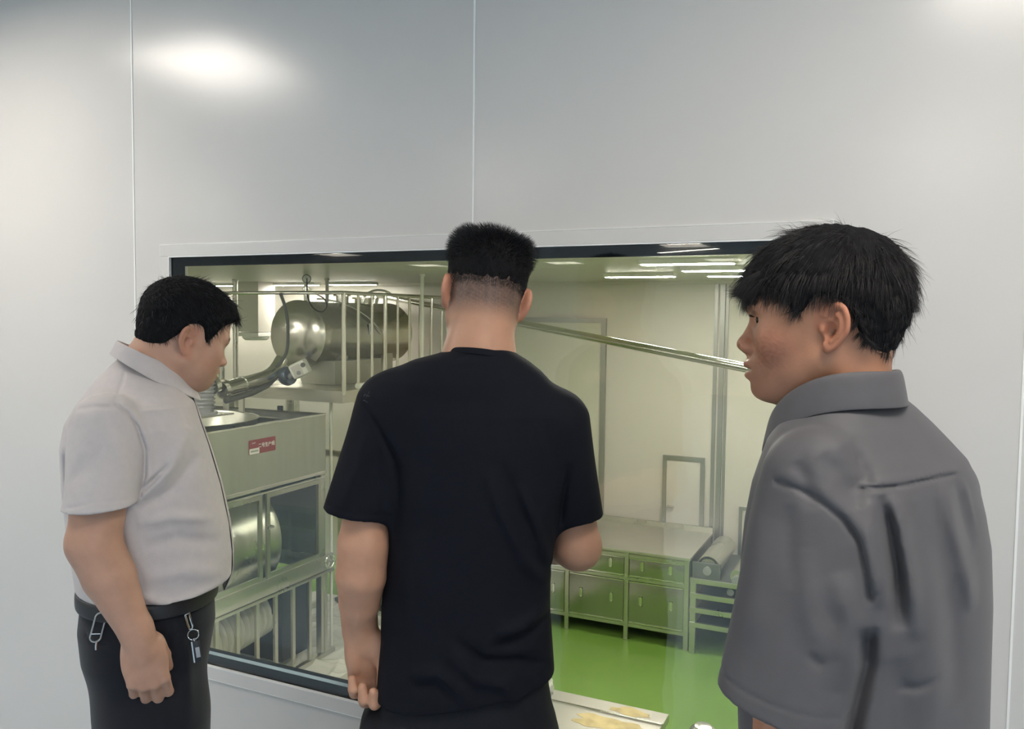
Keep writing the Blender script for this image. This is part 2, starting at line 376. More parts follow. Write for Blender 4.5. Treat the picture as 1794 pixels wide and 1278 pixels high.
# --- roller press: rack with shelves and steel rollers, right of the cabinet
t = thing('roller_machine', 'steel rack carrying sheet rollers, standing right of the cabinet', 'machine', (-1.2, 5.6, ZF)); O = Vector((-1.2, 5.6, ZF))
for x in (-1.525, -0.775):
    for y in (5.20, 6.05): lb(MB(), (x-0.025, y, -1.30), (x+0.025, y+0.04, -0.64), 0.003).build('leg', M['steel'], t, 0)
for z in (-0.66, -0.79, -0.915, -1.045):
    lb(MB(), (-1.552, 5.192, z-0.022), (-0.748, 5.225, z+0.022), 0.003).build('rail', M['steel'], t, 0)
    lb(MB(), (-1.50, 5.24, z-0.015), (-0.80, 6.05, z)).build('shelf', M['darksteel'], t, 0)
lb(MB(), (-1.54, 5.21, -0.645), (-0.76, 6.06, -0.632)).build('bed', M['darksteel'], t, 0)
lb(MB(), (-1.54, 5.215, -0.632), (-1.30, 5.235, -0.50), 0.004).build('end_plate', M['darksteel'], t, 0)
for k, x in enumerate((-1.41, -1.17, -0.93)):
    b = MB(); zc = -0.545 if k == 0 else -0.59; r = 0.075 if k == 0 else 0.055
    b.cyl(Vector((x, 5.245, zc))-O, Vector((x, 6.02, zc))-O, r, seg=32); b.cyl(Vector((x, 5.21, zc))-O, Vector((x, 6.05, zc))-O, 0.02)
    ro = b.build('roller', M['steel'], t)
    b = MB(); b.cyl(Vector((x, 5.195, zc-0.02))-O, Vector((x, 5.215, zc-0.02))-O, 0.035); b.cyl(Vector((x, 5.185, zc-0.02))-O, Vector((x, 5.197, zc-0.02))-O, 0.016)
    b.build('bearing', M['greymotor'], ro)
    if k == 0:
        c = MB(); pts = [Vector((x+math.cos(a)*0.10, 5.25, zc+math.sin(a)*0.10))-O for a in [R_(-15+12*i) for i in range(17)]]
        inn = [Vector((x+math.cos(a)*0.094, 5.25, zc+math.sin(a)*0.094))-O for a in [R_(-15+12*i) for i in range(17)]]
        for i in range(16): c.prism([pts[i], pts[i+1], inn[i+1], inn[i]], (0, 0.74, 0))
        c.build('guard_cover', M['steel'], t)
for i, (x, z) in enumerate(((-1.22, -0.735), (-1.06, -0.735), (-1.10, -0.86))):
    b = MB(); b.cyl(Vector((x, 5.25, z))-O, Vector((x, 5.30, z))-O, 0.03); b.cyl(Vector((x, 5.235, z))-O, Vector((x, 5.25, z))-O, 0.012)
    b.build('drive_wheel', M['greymotor'], t)

# --- drum machine at the left
MX, MX2, MY0, MY1 = -4.30, -5.55, 1.55, 3.76
t = thing('drum_machine', 'big stainless drum machine with open hopper and a red sign', 'machine', (-4.9, 2.65, ZF)); O = Vector((-4.9, 2.65, ZF)); DM = t
b = MB()
for lo, hi in (((MX-0.012, MY0, 0.29), (MX, MY1, 0.751)), ((MX2, MY0, 0.29), (MX2+0.012, MY1, 0.751)), ((MX2+0.012, MY1-0.012, 0.29), (MX-0.012, MY1, 0.751)), ((MX2+0.012, MY0, 0.29), (MX-0.012, MY0+0.012, 0.751)), ((MX2+0.012, MY0+0.012, 0.29), (MX-0.012, MY1-0.012, 0.30))): lb(b, lo, hi)
b.build('hopper_box', M['steelpanel'], t, 0)
b = MB()
for lo, hi in (((MX-0.03, MY0, 0.752), (MX+0.004, MY1+0.004, 0.764)), ((MX2, MY0, 0.752), (MX2+0.03, MY1+0.004, 0.764)), ((MX2+0.03, MY1-0.03, 0.752), (MX-0.03, MY1+0.004, 0.764)), ((MX2+0.03, MY0, 0.752), (MX-0.03, MY0+0.03, 0.764))): lb(b, lo, hi)
b.build('hopper_rim', M['polished'], t, 0)
b = MB(); b.lathe(Vector((-4.93, 2.80, 0.30))-O, (0, 0, 1), [(0, 0.50), (0.47, 0.57), (0.485, 0.585), (0.485, 0.56), (0.47, 0.55), (0.02, 0.49), (0.02, 0)], 56)
b.build('hopper_tub', M['steel'], t, 40)
lb(MB(), (MX2+0.05, 3.40, 0.70), (MX-0.05, 3.47, 0.745)).build('cross_bar', M['steel'], t, 0)
lb(MB(), (MX-0.5, 3.745, 0.76), (MX-0.46, 3.775, 0.80)).build('catch', M['blackplastic'], t, 0)
for z, h in ((0.275, 0.03), (0.235, 0.016)): lb(MB(), (MX-0.02, MY0, z-h/2), (MX+0.012, MY1, z+h/2), 0.003).build('ledge', M['polished'], t, 0)
for x in (MX-0.03, MX2+0.03):
    for y in (MY0+0.03, MY1-0.03): lb(MB(), (x-0.028, y-0.028, -1.27), (x+0.028, y+0.028, 0.27), 0.004).build('post', M['steel'], t, 30)
for x in (MX, MX2):
    lb(lb(MB(), (x-0.035, MY0, -0.555), (x+0.02, MY1+0.08, -0.43), 0.004), (x-0.01, MY0, -0.585), (x+0.026, MY1+0.08, -0.560), 0.004).build('chassis_beam', M['steel'], t, 30)
lb(MB(), (MX2, MY1-0.05, -0.55), (MX, MY1, -0.43)).build('chassis_beam', M['steel'], t, 0)
# door frames with clear panels
for y0, y1 in ((1.62, 2.29), (2.33, 2.99), (3.04, 3.69)):
    b = MB()
    for lo, hi in (((MX-0.012, y0, 0.19), (MX+0.008, y1, 0.225)), ((MX-0.012, y0, -0.43), (MX+0.008, y1, -0.395)), ((MX-0.012, y0, -0.395), (MX+0.008, y0+0.035, 0.19)), ((MX-0.012, y1-0.035, -0.395), (MX+0.008, y1, 0.19))): lb(b, lo, hi)
    f = b.build('door_frame', M['steel'], t, 0)
    lb(MB(), (MX-0.006, y0+0.03, -0.40), (MX-0.002, y1-0.03, 0.20)).build('door_panel', M['glass'], f, 0)
    b = MB(); b.box(Vector((MX+0.006, y0-0.01, -0.045))-O, Vector((MX+0.03, y0+0.035, -0.02))-O).cyl(Vector((MX+0.03, y0-0.015, -0.035))-O, Vector((MX+0.03, y0+0.045, -0.035))-O, 0.009)
    b.build('latch', M['chrome'], f)
# the drum inside
b = MB(); b.lathe(Vector((-4.93, 1.75, -0.26))-O, (0, 1, 0), [(0, 0), (0, 0.40), (0.03, 0.43), (1.55, 0.43), (1.60, 0.46), (1.66, 0.46), (1.66, 0.40), (1.63, 0)], 56)
b.build('drum', M['steel'], t, 40)
lb(MB(), (MX2+0.02, MY0+0.02, -0.55), (MX2+0.03, MY1-0.02, 0.28)).build('rear_panel', M['darksteel'], t, 0)
lb(MB(), (MX2+0.03, MY1-0.035, -0.55), (MX-0.05, MY1-0.025, 0.28)).build('end_panel', M['darksteel'], t, 0)
lb(MB(), (-5.1, 3.30, -1.20), (-4.38, 3.62, -0.60)).build('gear_cover', M['blackplastic'], t, 0)
# guard grille at the foot
for y in [1.70+0.205*k for k in range(11)]:
    lb(MB(), (MX-0.012, y-0.017, -1.27), (MX+0.012, y+0.017, -0.575), 0.003).build('guard_bar', M['steel'], t, 0)
lb(MB(), (MX-0.02, MY0, -1.295), (MX+0.02, MY1+0.10, -1.255), 0.003).build('guard_rail', M['steel'], t, 0)
lb(MB(), (-5.02, MY0, -1.22), (-4.97, MY1+0.9, -1.17)).build('inner_rail', M['steel'], t, 0)
b = MB()
b.tube([Vector((MX+0.02+0.0*k, 3.79+0.055*math.cos(2*math.pi*k/20), -0.49+0.055*math.sin(2*math.pi*k/20)))-O for k in range(20)], 0.009, 8, True)
for k in range(3):
    a = 2*math.pi*k/3; b.cyl(Vector((MX+0.02, 3.79, -0.49))-O, Vector((MX+0.02, 3.79+0.055*math.cos(a), -0.49+0.055*math.sin(a)))-O, 0.006, seg=8)
b.cyl(Vector((MX-0.05, 3.79, -0.49))-O, Vector((MX+0.05, 3.79, -0.49))-O, 0.012)
b.build('hand_wheel', M['chrome'], t)
# spiral hose roll lying inside the guard
pts = []
for k in range(16*26+1):
    a = 2*math.pi*k/16; y = 1.75 + 1.55*k/(16*26); pts.append((-4.62+0.16*math.cos(a), y, -0.98+0.16*math.sin(a)+0.10*(y-1.75)))
b = MB().tube(pts, 0.030, 8); b.cyl((-4.62, 1.75, -0.98), (-4.62, 3.3, -0.825), 0.135)
tag(b.build('ribbed_hose', M['hose'], None), 'thick pale ribbed hose roll lying behind the guard bars', 'hose')
# red line sign
t = thing('line_sign', 'dark red sign with white characters on the hopper front', 'sign', (MX+0.001, 3.0, 0.598), math.pi/2); t.rotation_euler = (math.pi/2, 0, math.pi/2)
def rrect(w, h, r, z0, z1, mb=None, n=5):
    p = []
    for cx, cy, a0 in ((w/2-r, h/2-r, 0), (-w/2+r, h/2-r, 90), (-w/2+r, -h/2+r, 180), (w/2-r, -h/2+r, 270)):
        for i in range(n+1):
            a = R_(a0+90*i/n); p.append((cx+r*math.cos(a), cy+r*math.sin(a), z0))
    return (mb or MB()).prism(p, (0, 0, z1-z0))
rrect(0.285, 0.108, 0.008, 0, 0.003).build('plate', M['red'], t, 0)
b = MB(); rrect(0.105, 0.042, 0.006, 0.003, 0.0042, b)
o = b.build('white_tab', M['signwhite'], t, 0); o.location = (-0.088, -0.031, 0); 
o2 = MB().box((-0.040, -0.006, 0.0042), (0.040, 0.007, 0.0046)).build('bar_mark', M['alu'], o, 0)
def text(name, body, size, loc, m, parent, ext=0.0004):
    cu = bpy.data.curves.new(name, 'FONT'); cu.body = body; cu.size = size; cu.extrude = ext; cu.align_x = 'CENTER'; cu.align_y = 'CENTER'; cu.offset = size*0.012
    o = bpy.data.objects.new(name, cu); COL.objects.link(o); dg = bpy.context.evaluated_depsgraph_get()
    me = bpy.data.meshes.new_from_object(o.evaluated_get(dg)); bpy.data.objects.remove(o)
    o = link_mesh(name, me, m, parent); o.location = loc; return o
text('lettering', '\u4e8c\u53f7\u751f\u4ea7\u7ebf', 0.036, (0.043, 0.002, 0.0034), M['signwhite'], t)
b = MB(); z0, z1 = 0.003, 0.0036
for k, cx in enumerate((-0.108, -0.094, -0.080)):
    for (x0, y0, x1, y1) in (((-.005, .004, .005, .0055), (-.0008, -.005, .0008, .006), (-.005, -.002, .005, -.0006), (-.004, -.006, .004, -.0048)), ((-.0008, -.005, .0008, .006), (-.005, -.003, -.0025, .002), (.0025, -.003, .005, .002)),
                               ((-.005, .004, .005, .0055), (-.005, -.005, -.0035, .004), (-.002, -.004, .004, -.0028), (-.0005, -.001, .0008, .004)))[k]:
        b.box((cx+x0, 0.030+y0, z0), (cx+x1, 0.030+y1, z1))
b.build('small_lettering', M['signwhite'], t, 0)

# --- platform, tank and its rails
t = thing('steel_platform', 'tall stainless platform with guard rails around the tank', 'platform', (-4.9, 4.7, ZF)); O = Vector((-4.9, 4.7, ZF))
PX0, PX1, PY0, PY1, PZ = -5.40, -4.10, 3.72, 6.05, 0.96
b = MB()
for lo, hi in (((PX0, PY0, PZ-0.10), (PX1, PY0+0.05, PZ)), ((PX0, PY1-0.05, PZ-0.10), (PX1, PY1, PZ)), ((PX0, PY0+0.05, PZ-0.10), (PX0+0.05, PY1-0.05, PZ)), ((PX1-0.05, PY0+0.05, PZ-0.10), (PX1, PY1-0.05, PZ)), ((PX0+0.05, PY0+0.05, PZ-0.02), (PX1-0.05, PY1-0.05, PZ-0.005))): lb(b, lo, hi)
b.build('deck', M['steel'], t, 0)
for x, y in ((PX0+0.04, PY0+0.04), (PX1-0.04, PY0+0.30), (PX0+0.04, PY1-0.05), (PX1-0.04, PY1-0.05), (PX1-0.04, PY0+1.05)):
    lb(MB(), (x-0.035, y-0.035, -1.30), (x+0.035, y+0.035, PZ-0.05), 0.004).build('leg', M['steel'], t, 30)
for y in (PY0+0.3, PY1-0.3): lb(MB(), (PX0+0.05, y-0.02, 0.36), (PX1-0.05, y+0.02, 0.41)).build('brace', M['steel'], t, 0)
lb(MB(), (PX1-0.06, PY0+0.3, 0.50), (PX1-0.02, PY1-0.1, 0.54)).build('brace', M['steel'], t, 0)
lb(MB(), (PX1-0.05, PY0+0.3, 0.66), (PX1-0.02, PY1-0.1, 0.70)).build('brace', M['steel'], t, 0)
rz = 1.765
MB().tube([Vector(p)-O for p in ((PX0-0.08, PY0, rz), (PX1, PY0, rz), (PX1, PY1, rz))], 0.016).build('top_rail', M['polished'], t)
MB().tube([Vector(p)-O for p in ((PX1+0.005, PY0+0.2, PZ+0.03), (PX1+0.005, PY1, PZ+0.03))], 0.024).build('toe_rail', M['white'], t)
MB().tube([Vector(p)-O for p in ((PX0, PY0, PZ), (PX0, PY0, rz))], 0.026).build('rail_post', M['steel'], t)
for k in range(12):
    y = PY0+0.02+0.20*k
    MB().tube([Vector(p)-O for p in ((PX1, y, PZ-0.03), (PX1, y, rz))], 0.013 if k % 3 else 0.019, 10).build('baluster', M['polished'], t)

TX, TZ, TR, TY0, TY1 = -4.88, 1.405, 0.30, 4.02, 5.62
t = thing('storage_tank', 'horizontal polished steel tank lying on the platform', 'tank', (TX, 4.8, PZ)); O = Vector((TX, 4.8, PZ))
b = MB()
prof = [(0.0, 0.0), (0.002, 0.06), (0.008, 0.075), (0.010, 0.10), (0.018, 0.14), (0.034, 0.20), (0.055, 0.255), (0.075, 0.285), (0.085, 0.297), (0.092, 0.309), (0.108, 0.309), (0.115, 0.300), (0.16, 0.300),
        (0.18, 0.306), (0.20, 0.300), (1.50, 0.300), (1.51, 0.308), (1.53, 0.308), (1.535, 0.30), (1.56, 0.26), (1.59, 0.15), (1.60, 0)]
b.lathe(Vector((TX, TY0, TZ))-O, (0, 1, 0), prof, 72); b.build('shell', M['tank'], t, 40)
for y in (TY0+0.45, TY1-0.40):
    lb(MB(), (TX-0.22, y-0.05, PZ-0.002), (TX+0.25, y+0.05, TZ-0.20)).build('saddle', M['steel'], t, 0)
lb(MB(), (TX-0.02, TY0+0.17, PZ-0.002), (TX+0.35, TY0+0.9, TZ-0.235)).build('drive_box', M['steelpanel'], t, 0)
b = MB()
b.cyl(Vector((TX, TY0+0.22, TZ+0.28))-O, Vector((TX, TY0+0.22, TZ+0.43))-O, 0.026); b.cyl(Vector((TX, TY0+0.22, TZ+0.40))-O, Vector((TX, TY0+0.22, TZ+0.415))-O, 0.045)
b.build('nozzle', M['polished'], t)
for y, r, h in ((TY0+0.75, 0.06, 0.09), (TY0+1.10, 0.09, 0.07)):
    b = MB(); b.cyl(Vector((TX, y, TZ+0.26))-O, Vector((TX, y, TZ+0.28+h))-O, r); b.cyl(Vector((TX, y, TZ+0.27+h))-O, Vector((TX, y, TZ+0.285+h))-O, r+0.025)
    b.build('manhole', M['polished'], t)
b = MB(); b.tube([Vector((TX+0.1+0.02*i, TY0+1.1+0.13*math.cos(R_(180-20*i)), TZ+0.36+0.07*math.sin(R_(180-20*i))))-O for i in range(10)], 0.012)
b.build('lifting_bow', M['polished'], t)
b = MB(); pts = [Vector((TX+0.325*math.sin(R_(a)), TY0+0.36+0.5*(a/75.), TZ+0.325*math.cos(R_(a))))-O for a in range(0, 96, 6)]
b.tube(pts, 0.006, 8); b.build('sensor_lead', M['white'], t)
lb(MB(), (TX+0.301, TY0+0.76, TZ-0.01), (TX+0.306, TY0+0.83, TZ+0.10)).build('data_plate', M['white'], t, 0)
o = t.children[-1]
lb(MB(), (TX+0.306, TY0+0.775, TZ+0.02), (TX+0.307, TY0+0.815, TZ+0.07)).build('print', M['darksteel'], o, 0)
# gauge on its thin stem, above the nozzle
t = thing('pressure_gauge', 'round pressure gauge on a thin stem above the tank', 'gauge', (TX, TY0+0.22, TZ+0.43)); O = Vector(t.location)
b = MB(); b.cyl((0, 0, 0), (0, 0, 0.045), 0.006); b.build('stem', M['polished'], t)
c = Vector((0, 0, 0.072)); ax = Vector((0.55, -0.83, 0)).normalized()
b = MB(); b.lathe(c-ax*0.02, ax, [(0, 0), (0, 0.040), (0.03, 0.040), (0.034, 0.036), (0.034, 0.033), (0.028, 0.033)], 32); b.build('case', M['darksteel'], t)
b = MB(); b.cyl(c+ax*0.006, c+ax*0.009, 0.033, seg=32); dl = b.build('dial', M['white'], t)
u = ax.cross(Vector((0, 0, 1))).normalized()
b = MB(); b.bar(c+ax*0.011-u*0.004, c+ax*0.011+u*0.012+Vector((0, 0, 0.020)), 0.004, 0.002); b.build('needle', M['blackplastic'], dl, 0)

# --- valve with white actuator, screw conveyor, motor
A0, A1 = Vector((-4.79, 3.09, 0.985)), Vector((-4.88, 3.80, 1.055))
t = thing('screw_conveyor', 'sloping stainless conveyor tube leading from the tank to the hopper', 'conveyor', (-4.79, 3.09, 0.764)); O = Vector(t.location)
b = MB(); mid = [A0, A0.lerp(A1, 0.6), A0.lerp(A1, 0.85)+Vector((0, 0, 0.008)), A1+Vector((0, 0.02, 0.05)), A1+Vector((0, 0.10, 0.13))]
b.tube(curve_pts([p-O for p in mid], 6), 0.060, 24); b.build('tube', M['polished'], t)
b = MB(); b.tube([A0.lerp(A1, 0.03)+Vector((0.03, 0, -0.085))-O, A0.lerp(A1, 0.5)+Vector((0.03, 0, -0.085))-O, A0.lerp(A1, 0.8)+Vector((0.03, 0, -0.06))-O, A1+Vector((0.03, 0, 0))-O], 0.026, 14); b.build('return_pipe', M['darksteel'], t)
for f_ in (0.05, 0.38):
    p = A0.lerp(A1, f_)-O; dd = (A1-A0).normalized()
    b = MB(); b.lathe(p-dd*0.012, dd, [(0, 0.058), (0, 0.078 if f_ < 0.1 else 0.066), (0.02, 0.078 if f_ < 0.1 else 0.066), (0.02, 0.058)], 28); b.build('flange', M['polished'], t)
p = A0.lerp(A1, 0.36)-O
b = MB(); b.bar(p+Vector((0, 0, -0.06)), Vector((p.x, p.y, 0.025)), 0.05, 0.02); b.build('support', M['steel'], t, 0)
t = thing('gear_motor', 'grey gear motor standing on the hopper beside the left man', 'motor', (-4.82, 2.94, 0.812)); 
b = MB(); b.cyl((0, 0, -0.0), (0, 0, 0.018), 0.10); b.cyl((0, 0, 0.018), (0, 0, 0.30), 0.072)
for k in range(7): b.cyl((0, 0, 0.05+0.03*k), (0, 0, 0.062+0.03*k), 0.084)
b.lathe((0, 0, 0.30), (0, 0, 1), [(0, 0.072), (0.04, 0.055), (0.15, 0.045), (0.16, 0.03), (0.16, 0)], 24)
b.build('housing', M['greymotor'], t)
b = MB(); b.cyl((0, 0.07, 0.21), (0, 0.115, 0.22), 0.075, seg=28); b.build('coupling', M['polished'], t)
MB().box((0.04, -0.03, 0.38), (0.10, 0.03, 0.46), 0.006).build('terminal_box', M['greymotor'], t)
MB().box((-0.16, -0.95, -0.012), (0.14, 0.17, 0.0)).box((-0.16, -0.95, -0.024), (-0.12, 0.17, -0.012)).build('base_plate', M['steel'], t, 0)
t = thing('valve_actuator', 'white actuator box on a dark valve under the tank end', 'valve', (-4.70, 3.84, 1.047)); ax = Vector((0.75, -0.2, 0.62)).normalized()
b = MB(); b.lathe(Vector((-0.10, 0, 0.0)), Vector((1, -0.1, 0.15)), [(0, 0), (0, 0.075), (0.035, 0.085), (0.075, 0.075), (0.075, 0)], 28); b.build('valve_body', M['bluevalve'], t)
b = MB(); b.tube([(-0.02, -0.02, 0.0), (0.05, -0.03, 0.045)], 0.03); b.build('neck', M['greymotor'], t)
b = MB(); b.box((-0.075, -0.06, -0.065), (0.075, 0.06, 0.065), 0.025); o = b.build('actuator_box', M['white'], t, 40)
o.location = (0.095, -0.03, 0.075); o.rotation_euler = (0.1, -0.45, 0.35)
b = MB(); b.box((-0.050, -0.064, -0.055), (0.030, -0.060, 0.045), 0.0); b.build('cover_plate', M['trimmetal'], o, 0)
b = MB(); b.cyl((-0.005, -0.070, -0.025), (-0.005, -0.060, -0.025), 0.018); b.build('knob', M['greymotor'], o)
b = MB(); b.cyl((0.058, -0.068, 0.02), (0.058, -0.058, 0.02), 0.020); b.build('indicator', M['darksteel'], o)
# the cable hanging in front of the tank end
tag(MB().tube(curve_pts([(-4.72, 3.70, 1.76), (-4.73, 3.78, 1.62), (-4.76, 3.84, 1.45), (-4.79, 3.86, 1.27), (-4.80, 3.79, 1.17), (-4.81, 3.75, 1.135)]), 0.014, 10).build('hanging_cable', M['cable']), 'thick dark cable hanging in front of the tank end', 'cable')
pts = [(-4.70, 4.02, 1.90), (-4.68, 4.0, 1.78), (-4.66, 4.0, 1.70), (-4.60, 4.0, 1.63), (-4.52, 4.0, 1.61), (-4.47, 4.0, 1.66), (-4.50, 4.0, 1.72), (-4.60, 4.0, 1.77)]
tag(MB().tube(curve_pts(pts), 0.006, 8).build('thin_cable', M['blackplastic']), 'thin black looped cable on top of the tank', 'cable')

# --- the long sloping pipe crossing the room
P0, P1 = Vector((-5.30, 5.98, 1.81)), Vector((-0.835, 3.319, 1.292)); P2 = P0+(P1-P0)*1.62
t = thing('transfer_pipe', 'long stainless pipe sloping across the room from the tank', 'pipe', (P2.x, P2.y, ZF)); O = Vector(t.location)
b = MB(); b.tube([P0-O, P1-O, P2-O, P2+Vector((0.05, -0.02, -0.06))-O, P2+Vector((0.055, -0.02, -0.2))-O, Vector((P2.x+0.055, P2.y-0.02, ZF+0.012))-O], 0.0300, 20); b.build('tube', M['polished'], t)
b = MB(); b.cyl(Vector((P2.x+0.055, P2.y-0.02, ZF))-O, Vector((P2.x+0.055, P2.y-0.02, ZF+0.012))-O, 0.07); b.build('foot_plate', M['steel'], t)
b = MB(); b.tube([P0+Vector((0, 0, 0.0))-O, P0+Vector((0.0, -0.03, -0.1))-O, Vector((P0.x+0.1, P0.y-0.1, 1.0))-O], 0.0255, 16); b.build('elbow', M['polished'], t)

# --- white service pipes dropping from the ceiling, wall duct
def drop_pipe(x, y, z0, r, m, label, name='service_pipe', cat='pipe', clip=True):
    t = thing(name, label, cat, (x, y, z0))
    MB().cyl((0, 0, 0), (0, 0, ZC-z0), r, seg=18).build('tube', m, t)
    if clip: MB().cyl((0, 0, ZC-z0-0.02), (0, 0, ZC-z0), r+0.008, seg=18).build('ceiling_rose', M['white'], t)
drop_pipe(-5.06, 4.45, 1.73, 0.020, M['white'], 'white pipe dropping from the ceiling just right of the gauge')
drop_pipe(-5.20, 4.95, 1.66, 0.017, M['white'], 'white pipe dropping from the ceiling onto the middle of the tank')
drop_pipe(-3.82, 4.5, ZF, 0.017, M['white'], 'tall white pipe from floor to ceiling left of the middle man')
drop_pipe(-3.63, 4.62, 0.4, 0.013, M['steel'], 'thin steel pipe close beside the tall white pipe')
tq = thing('service_pipe', 'thin pale riser pipe behind the drum machine corner', 'pipe', (-4.375, 3.93, ZF))
MB().cyl((0, 0, 0), (0, 0, PZ-0.11-ZF), 0.013, seg=16).build('tube', M['white'], tq)
drop_pipe(-6.45, 5.0, -1.3, 0.028, M['steel'], 'steel pipe from floor to ceiling beside the left man\'s face')
t = thing('wall_duct', 'wide white square duct hanging down the back wall left of the tank', 'duct', (-6.71, 5.6, 1.30))
MB().box((-0.16, -0.14, 0.08), (0.16, 0.14, 0.65), 0.004).build('shaft', M['roomwall'], t, 30)
MB().box((-0.165, -0.145, 0.03), (0.165, 0.145, 0.075), 0.004).build('collar', M['white'], t, 30)
MB().lathe((0, 0, 0.03), (0, 0, -1), [(0, 0.15), (0.02, 0.15), (0.045, 0.12), (0.045, 0)], 32).build('outlet', M['white'], t)
t = thing('drain_pipe', 'short wide steel pipe standing under the platform', 'pipe', (-4.93, 4.1, 0.45))
MB().cyl((0, 0, 0), (0, 0, 0.415), 0.062, seg=28).build('tube', M['polished'], t)
MB().cyl((0, 0, 0), (0, 0, -0.20), 0.062, 0.03, seg=28).build('cone', M['polished'], t)
# --- control cabinet behind the drum machine
t = thing('control_cabinet', 'grey steel control cabinet standing under the platform', 'cabinet', (-4.55, 5.1, ZF))
MB().box((-0.45, -0.25, 0.06), (0.45, 0.25, 1.55), 0.008).build('body', M['steelpanel'], t, 30)
MB().box((-0.47, -0.27, 0), (0.47, 0.27, 0.06)).build('plinth', M['darksteel'], t, 0)
f = MB().box((-0.42, -0.262, 0.10), (0.42, -0.25, 1.50), 0.004).build('door', M['steelpanel'], t, 30)
MB().box((0.33, -0.275, 0.75), (0.36, -0.262, 0.90)).build('handle', M['chrome'], f, 0)

# --- crinkled clear film on the floor around the drum machine
def film():
    nx, ny = 190, 230; xs = np.linspace(-5.5, -2.95, nx); ys = np.linspace(1.6, 5.0, ny)
    X, Y = np.meshgrid(xs, ys, indexing='ij'); Z = np.zeros_like(X)
    for k in range(190):
        cx, cy = RNG.uniform(-5.6, -2.8), RNG.uniform(1.5, 5.2); a = RNG.uniform(0, np.pi); L = RNG.uniform(0.15, 0.6); w = RNG.uniform(0.012, 0.04)
        u = (X-cx)*np.cos(a)+(Y-cy)*np.sin(a)+0.04*np.sin(9*(Y-cy)); v = -(X-cx)*np.sin(a)+(Y-cy)*np.cos(a)
        Z += RNG.uniform(0.006, 0.028)*np.exp(-(v/w)**2-(u/L)**2)
    edge = -2.98 - 0.10*np.sin(3.1*Y+0.4) - 0.05*np.sin(9*Y); X = np.minimum(X, edge + 0.02*np.sin(30*Y))
    V = np.stack([X+3.6, Y-3.6, Z+0.004], -1).reshape(-1, 3)
    idx = np.arange(nx*ny).reshape(nx, ny); F = np.stack([idx[:-1, :-1], idx[1:, :-1], idx[1:, 1:], idx[:-1, 1:]], -1).reshape(-1, 4)
    me = bpy.data.meshes.new('plastic_film'); me.from_pydata(V.tolist(), [], F.tolist())
    o = link_mesh('plastic_film', me, M['film'], None, 180); o.location = (-3.6, 3.6, ZF)
    tag(o, 'crinkled clear plastic film spread on the floor beside the drum machine', 'plastic film')
film()

# --- steel table close under the window, with a bag, and a steel cylinder
TB0, TB1, TBY0, TBY1, TBZ = -2.3, -0.83, 0.72, 1.60, -0.10
t = thing('work_table', 'stainless work table dusted with yellow meal below the window', 'table', (-1.55, 1.15, ZF)); O = Vector(t.location)
lb(MB(), (TB0, TBY0, TBZ-0.035), (TB1, TBY1, TBZ), 0.004).build('tabletop', M['worktop'], t, 30)
lb(lb(MB(), (TB0, TBY1-0.115, TBZ), (TB1, TBY1-0.105, TBZ+0.006)), (TB0, TBY0, TBZ), (TB1-0.0, TBY0+0.01, TBZ+0.006)).build('seam_ridge', M['polished'], t, 0)
def patch(cx, cy, rx, ry, seed, z):
    rg = np.random.default_rng(seed); b = MB(); n = 40; ph = rg.uniform(0, 6.28, 4)
    pts = [(cx+rx*math.cos(a)*(1+0.18*math.sin(3*a+ph[0])+0.12*math.sin(7*a+ph[1])), cy+ry*math.sin(a)*(1+0.18*math.sin(4*a+ph[2])+0.1*math.sin(9*a+ph[3])), z) for a in [2*math.pi*i/n for i in range(n)]]
    return b.prism([Vector(p)-O for p in pts], (0, 0, 0.0012))
patch(-0.985, 1.545, 0.085, 0.035, 1, TBZ).build('meal_dust', M['dust'], t, 0)
patch(-1.03, 1.40, 0.16, 0.06, 2, TBZ).build('meal_dust', M['dust'], t, 0)
for x in (TB0+0.05, TB1-0.05):
    for y in (TBY0+0.05, TBY1-0.05): lb(MB(), (x-0.022, y-0.022, ZF), (x+0.022, y+0.022, TBZ-0.035), 0.003).build('leg', M['steel'], t, 0)
lb(MB(), (TB0+0.03, TBY0+0.03, -0.95), (TB1-0.03, TBY1-0.03, -0.925)).build('undershelf', M['steel'], t, 0)
t = thing('steel_pail', 'small polished steel cylinder standing on a stool near the window', 'container', (-0.665, 1.50, -0.42)); O = Vector(t.location)
MB().lathe((0, 0, 0), (0, 0, 1), [(0, 0), (0, 0.048), (0.325, 0.048), (0.332, 0.053), (0.34, 0.048), (0.352, 0.034), (0.355, 0)], 40).build('body', M['polished'], t)
t = thing('round_stool', 'plain steel stool under the steel cylinder near the window', 'stool', (-0.665, 1.50, ZF))
MB().lathe((0, 0, 0.85), (0, 0, 1), [(0, 0), (0, 0.12), (0.03, 0.12), (0.03, 0)], 36).build('seat', M['steel'], t)
for k in range(4):
    a = R_(45+90*k); MB().cyl((0.115*math.cos(a), 0.115*math.sin(a), 0), (0.085*math.cos(a), 0.085*math.sin(a), 0.85), 0.012).build('leg', M['steel'], t)
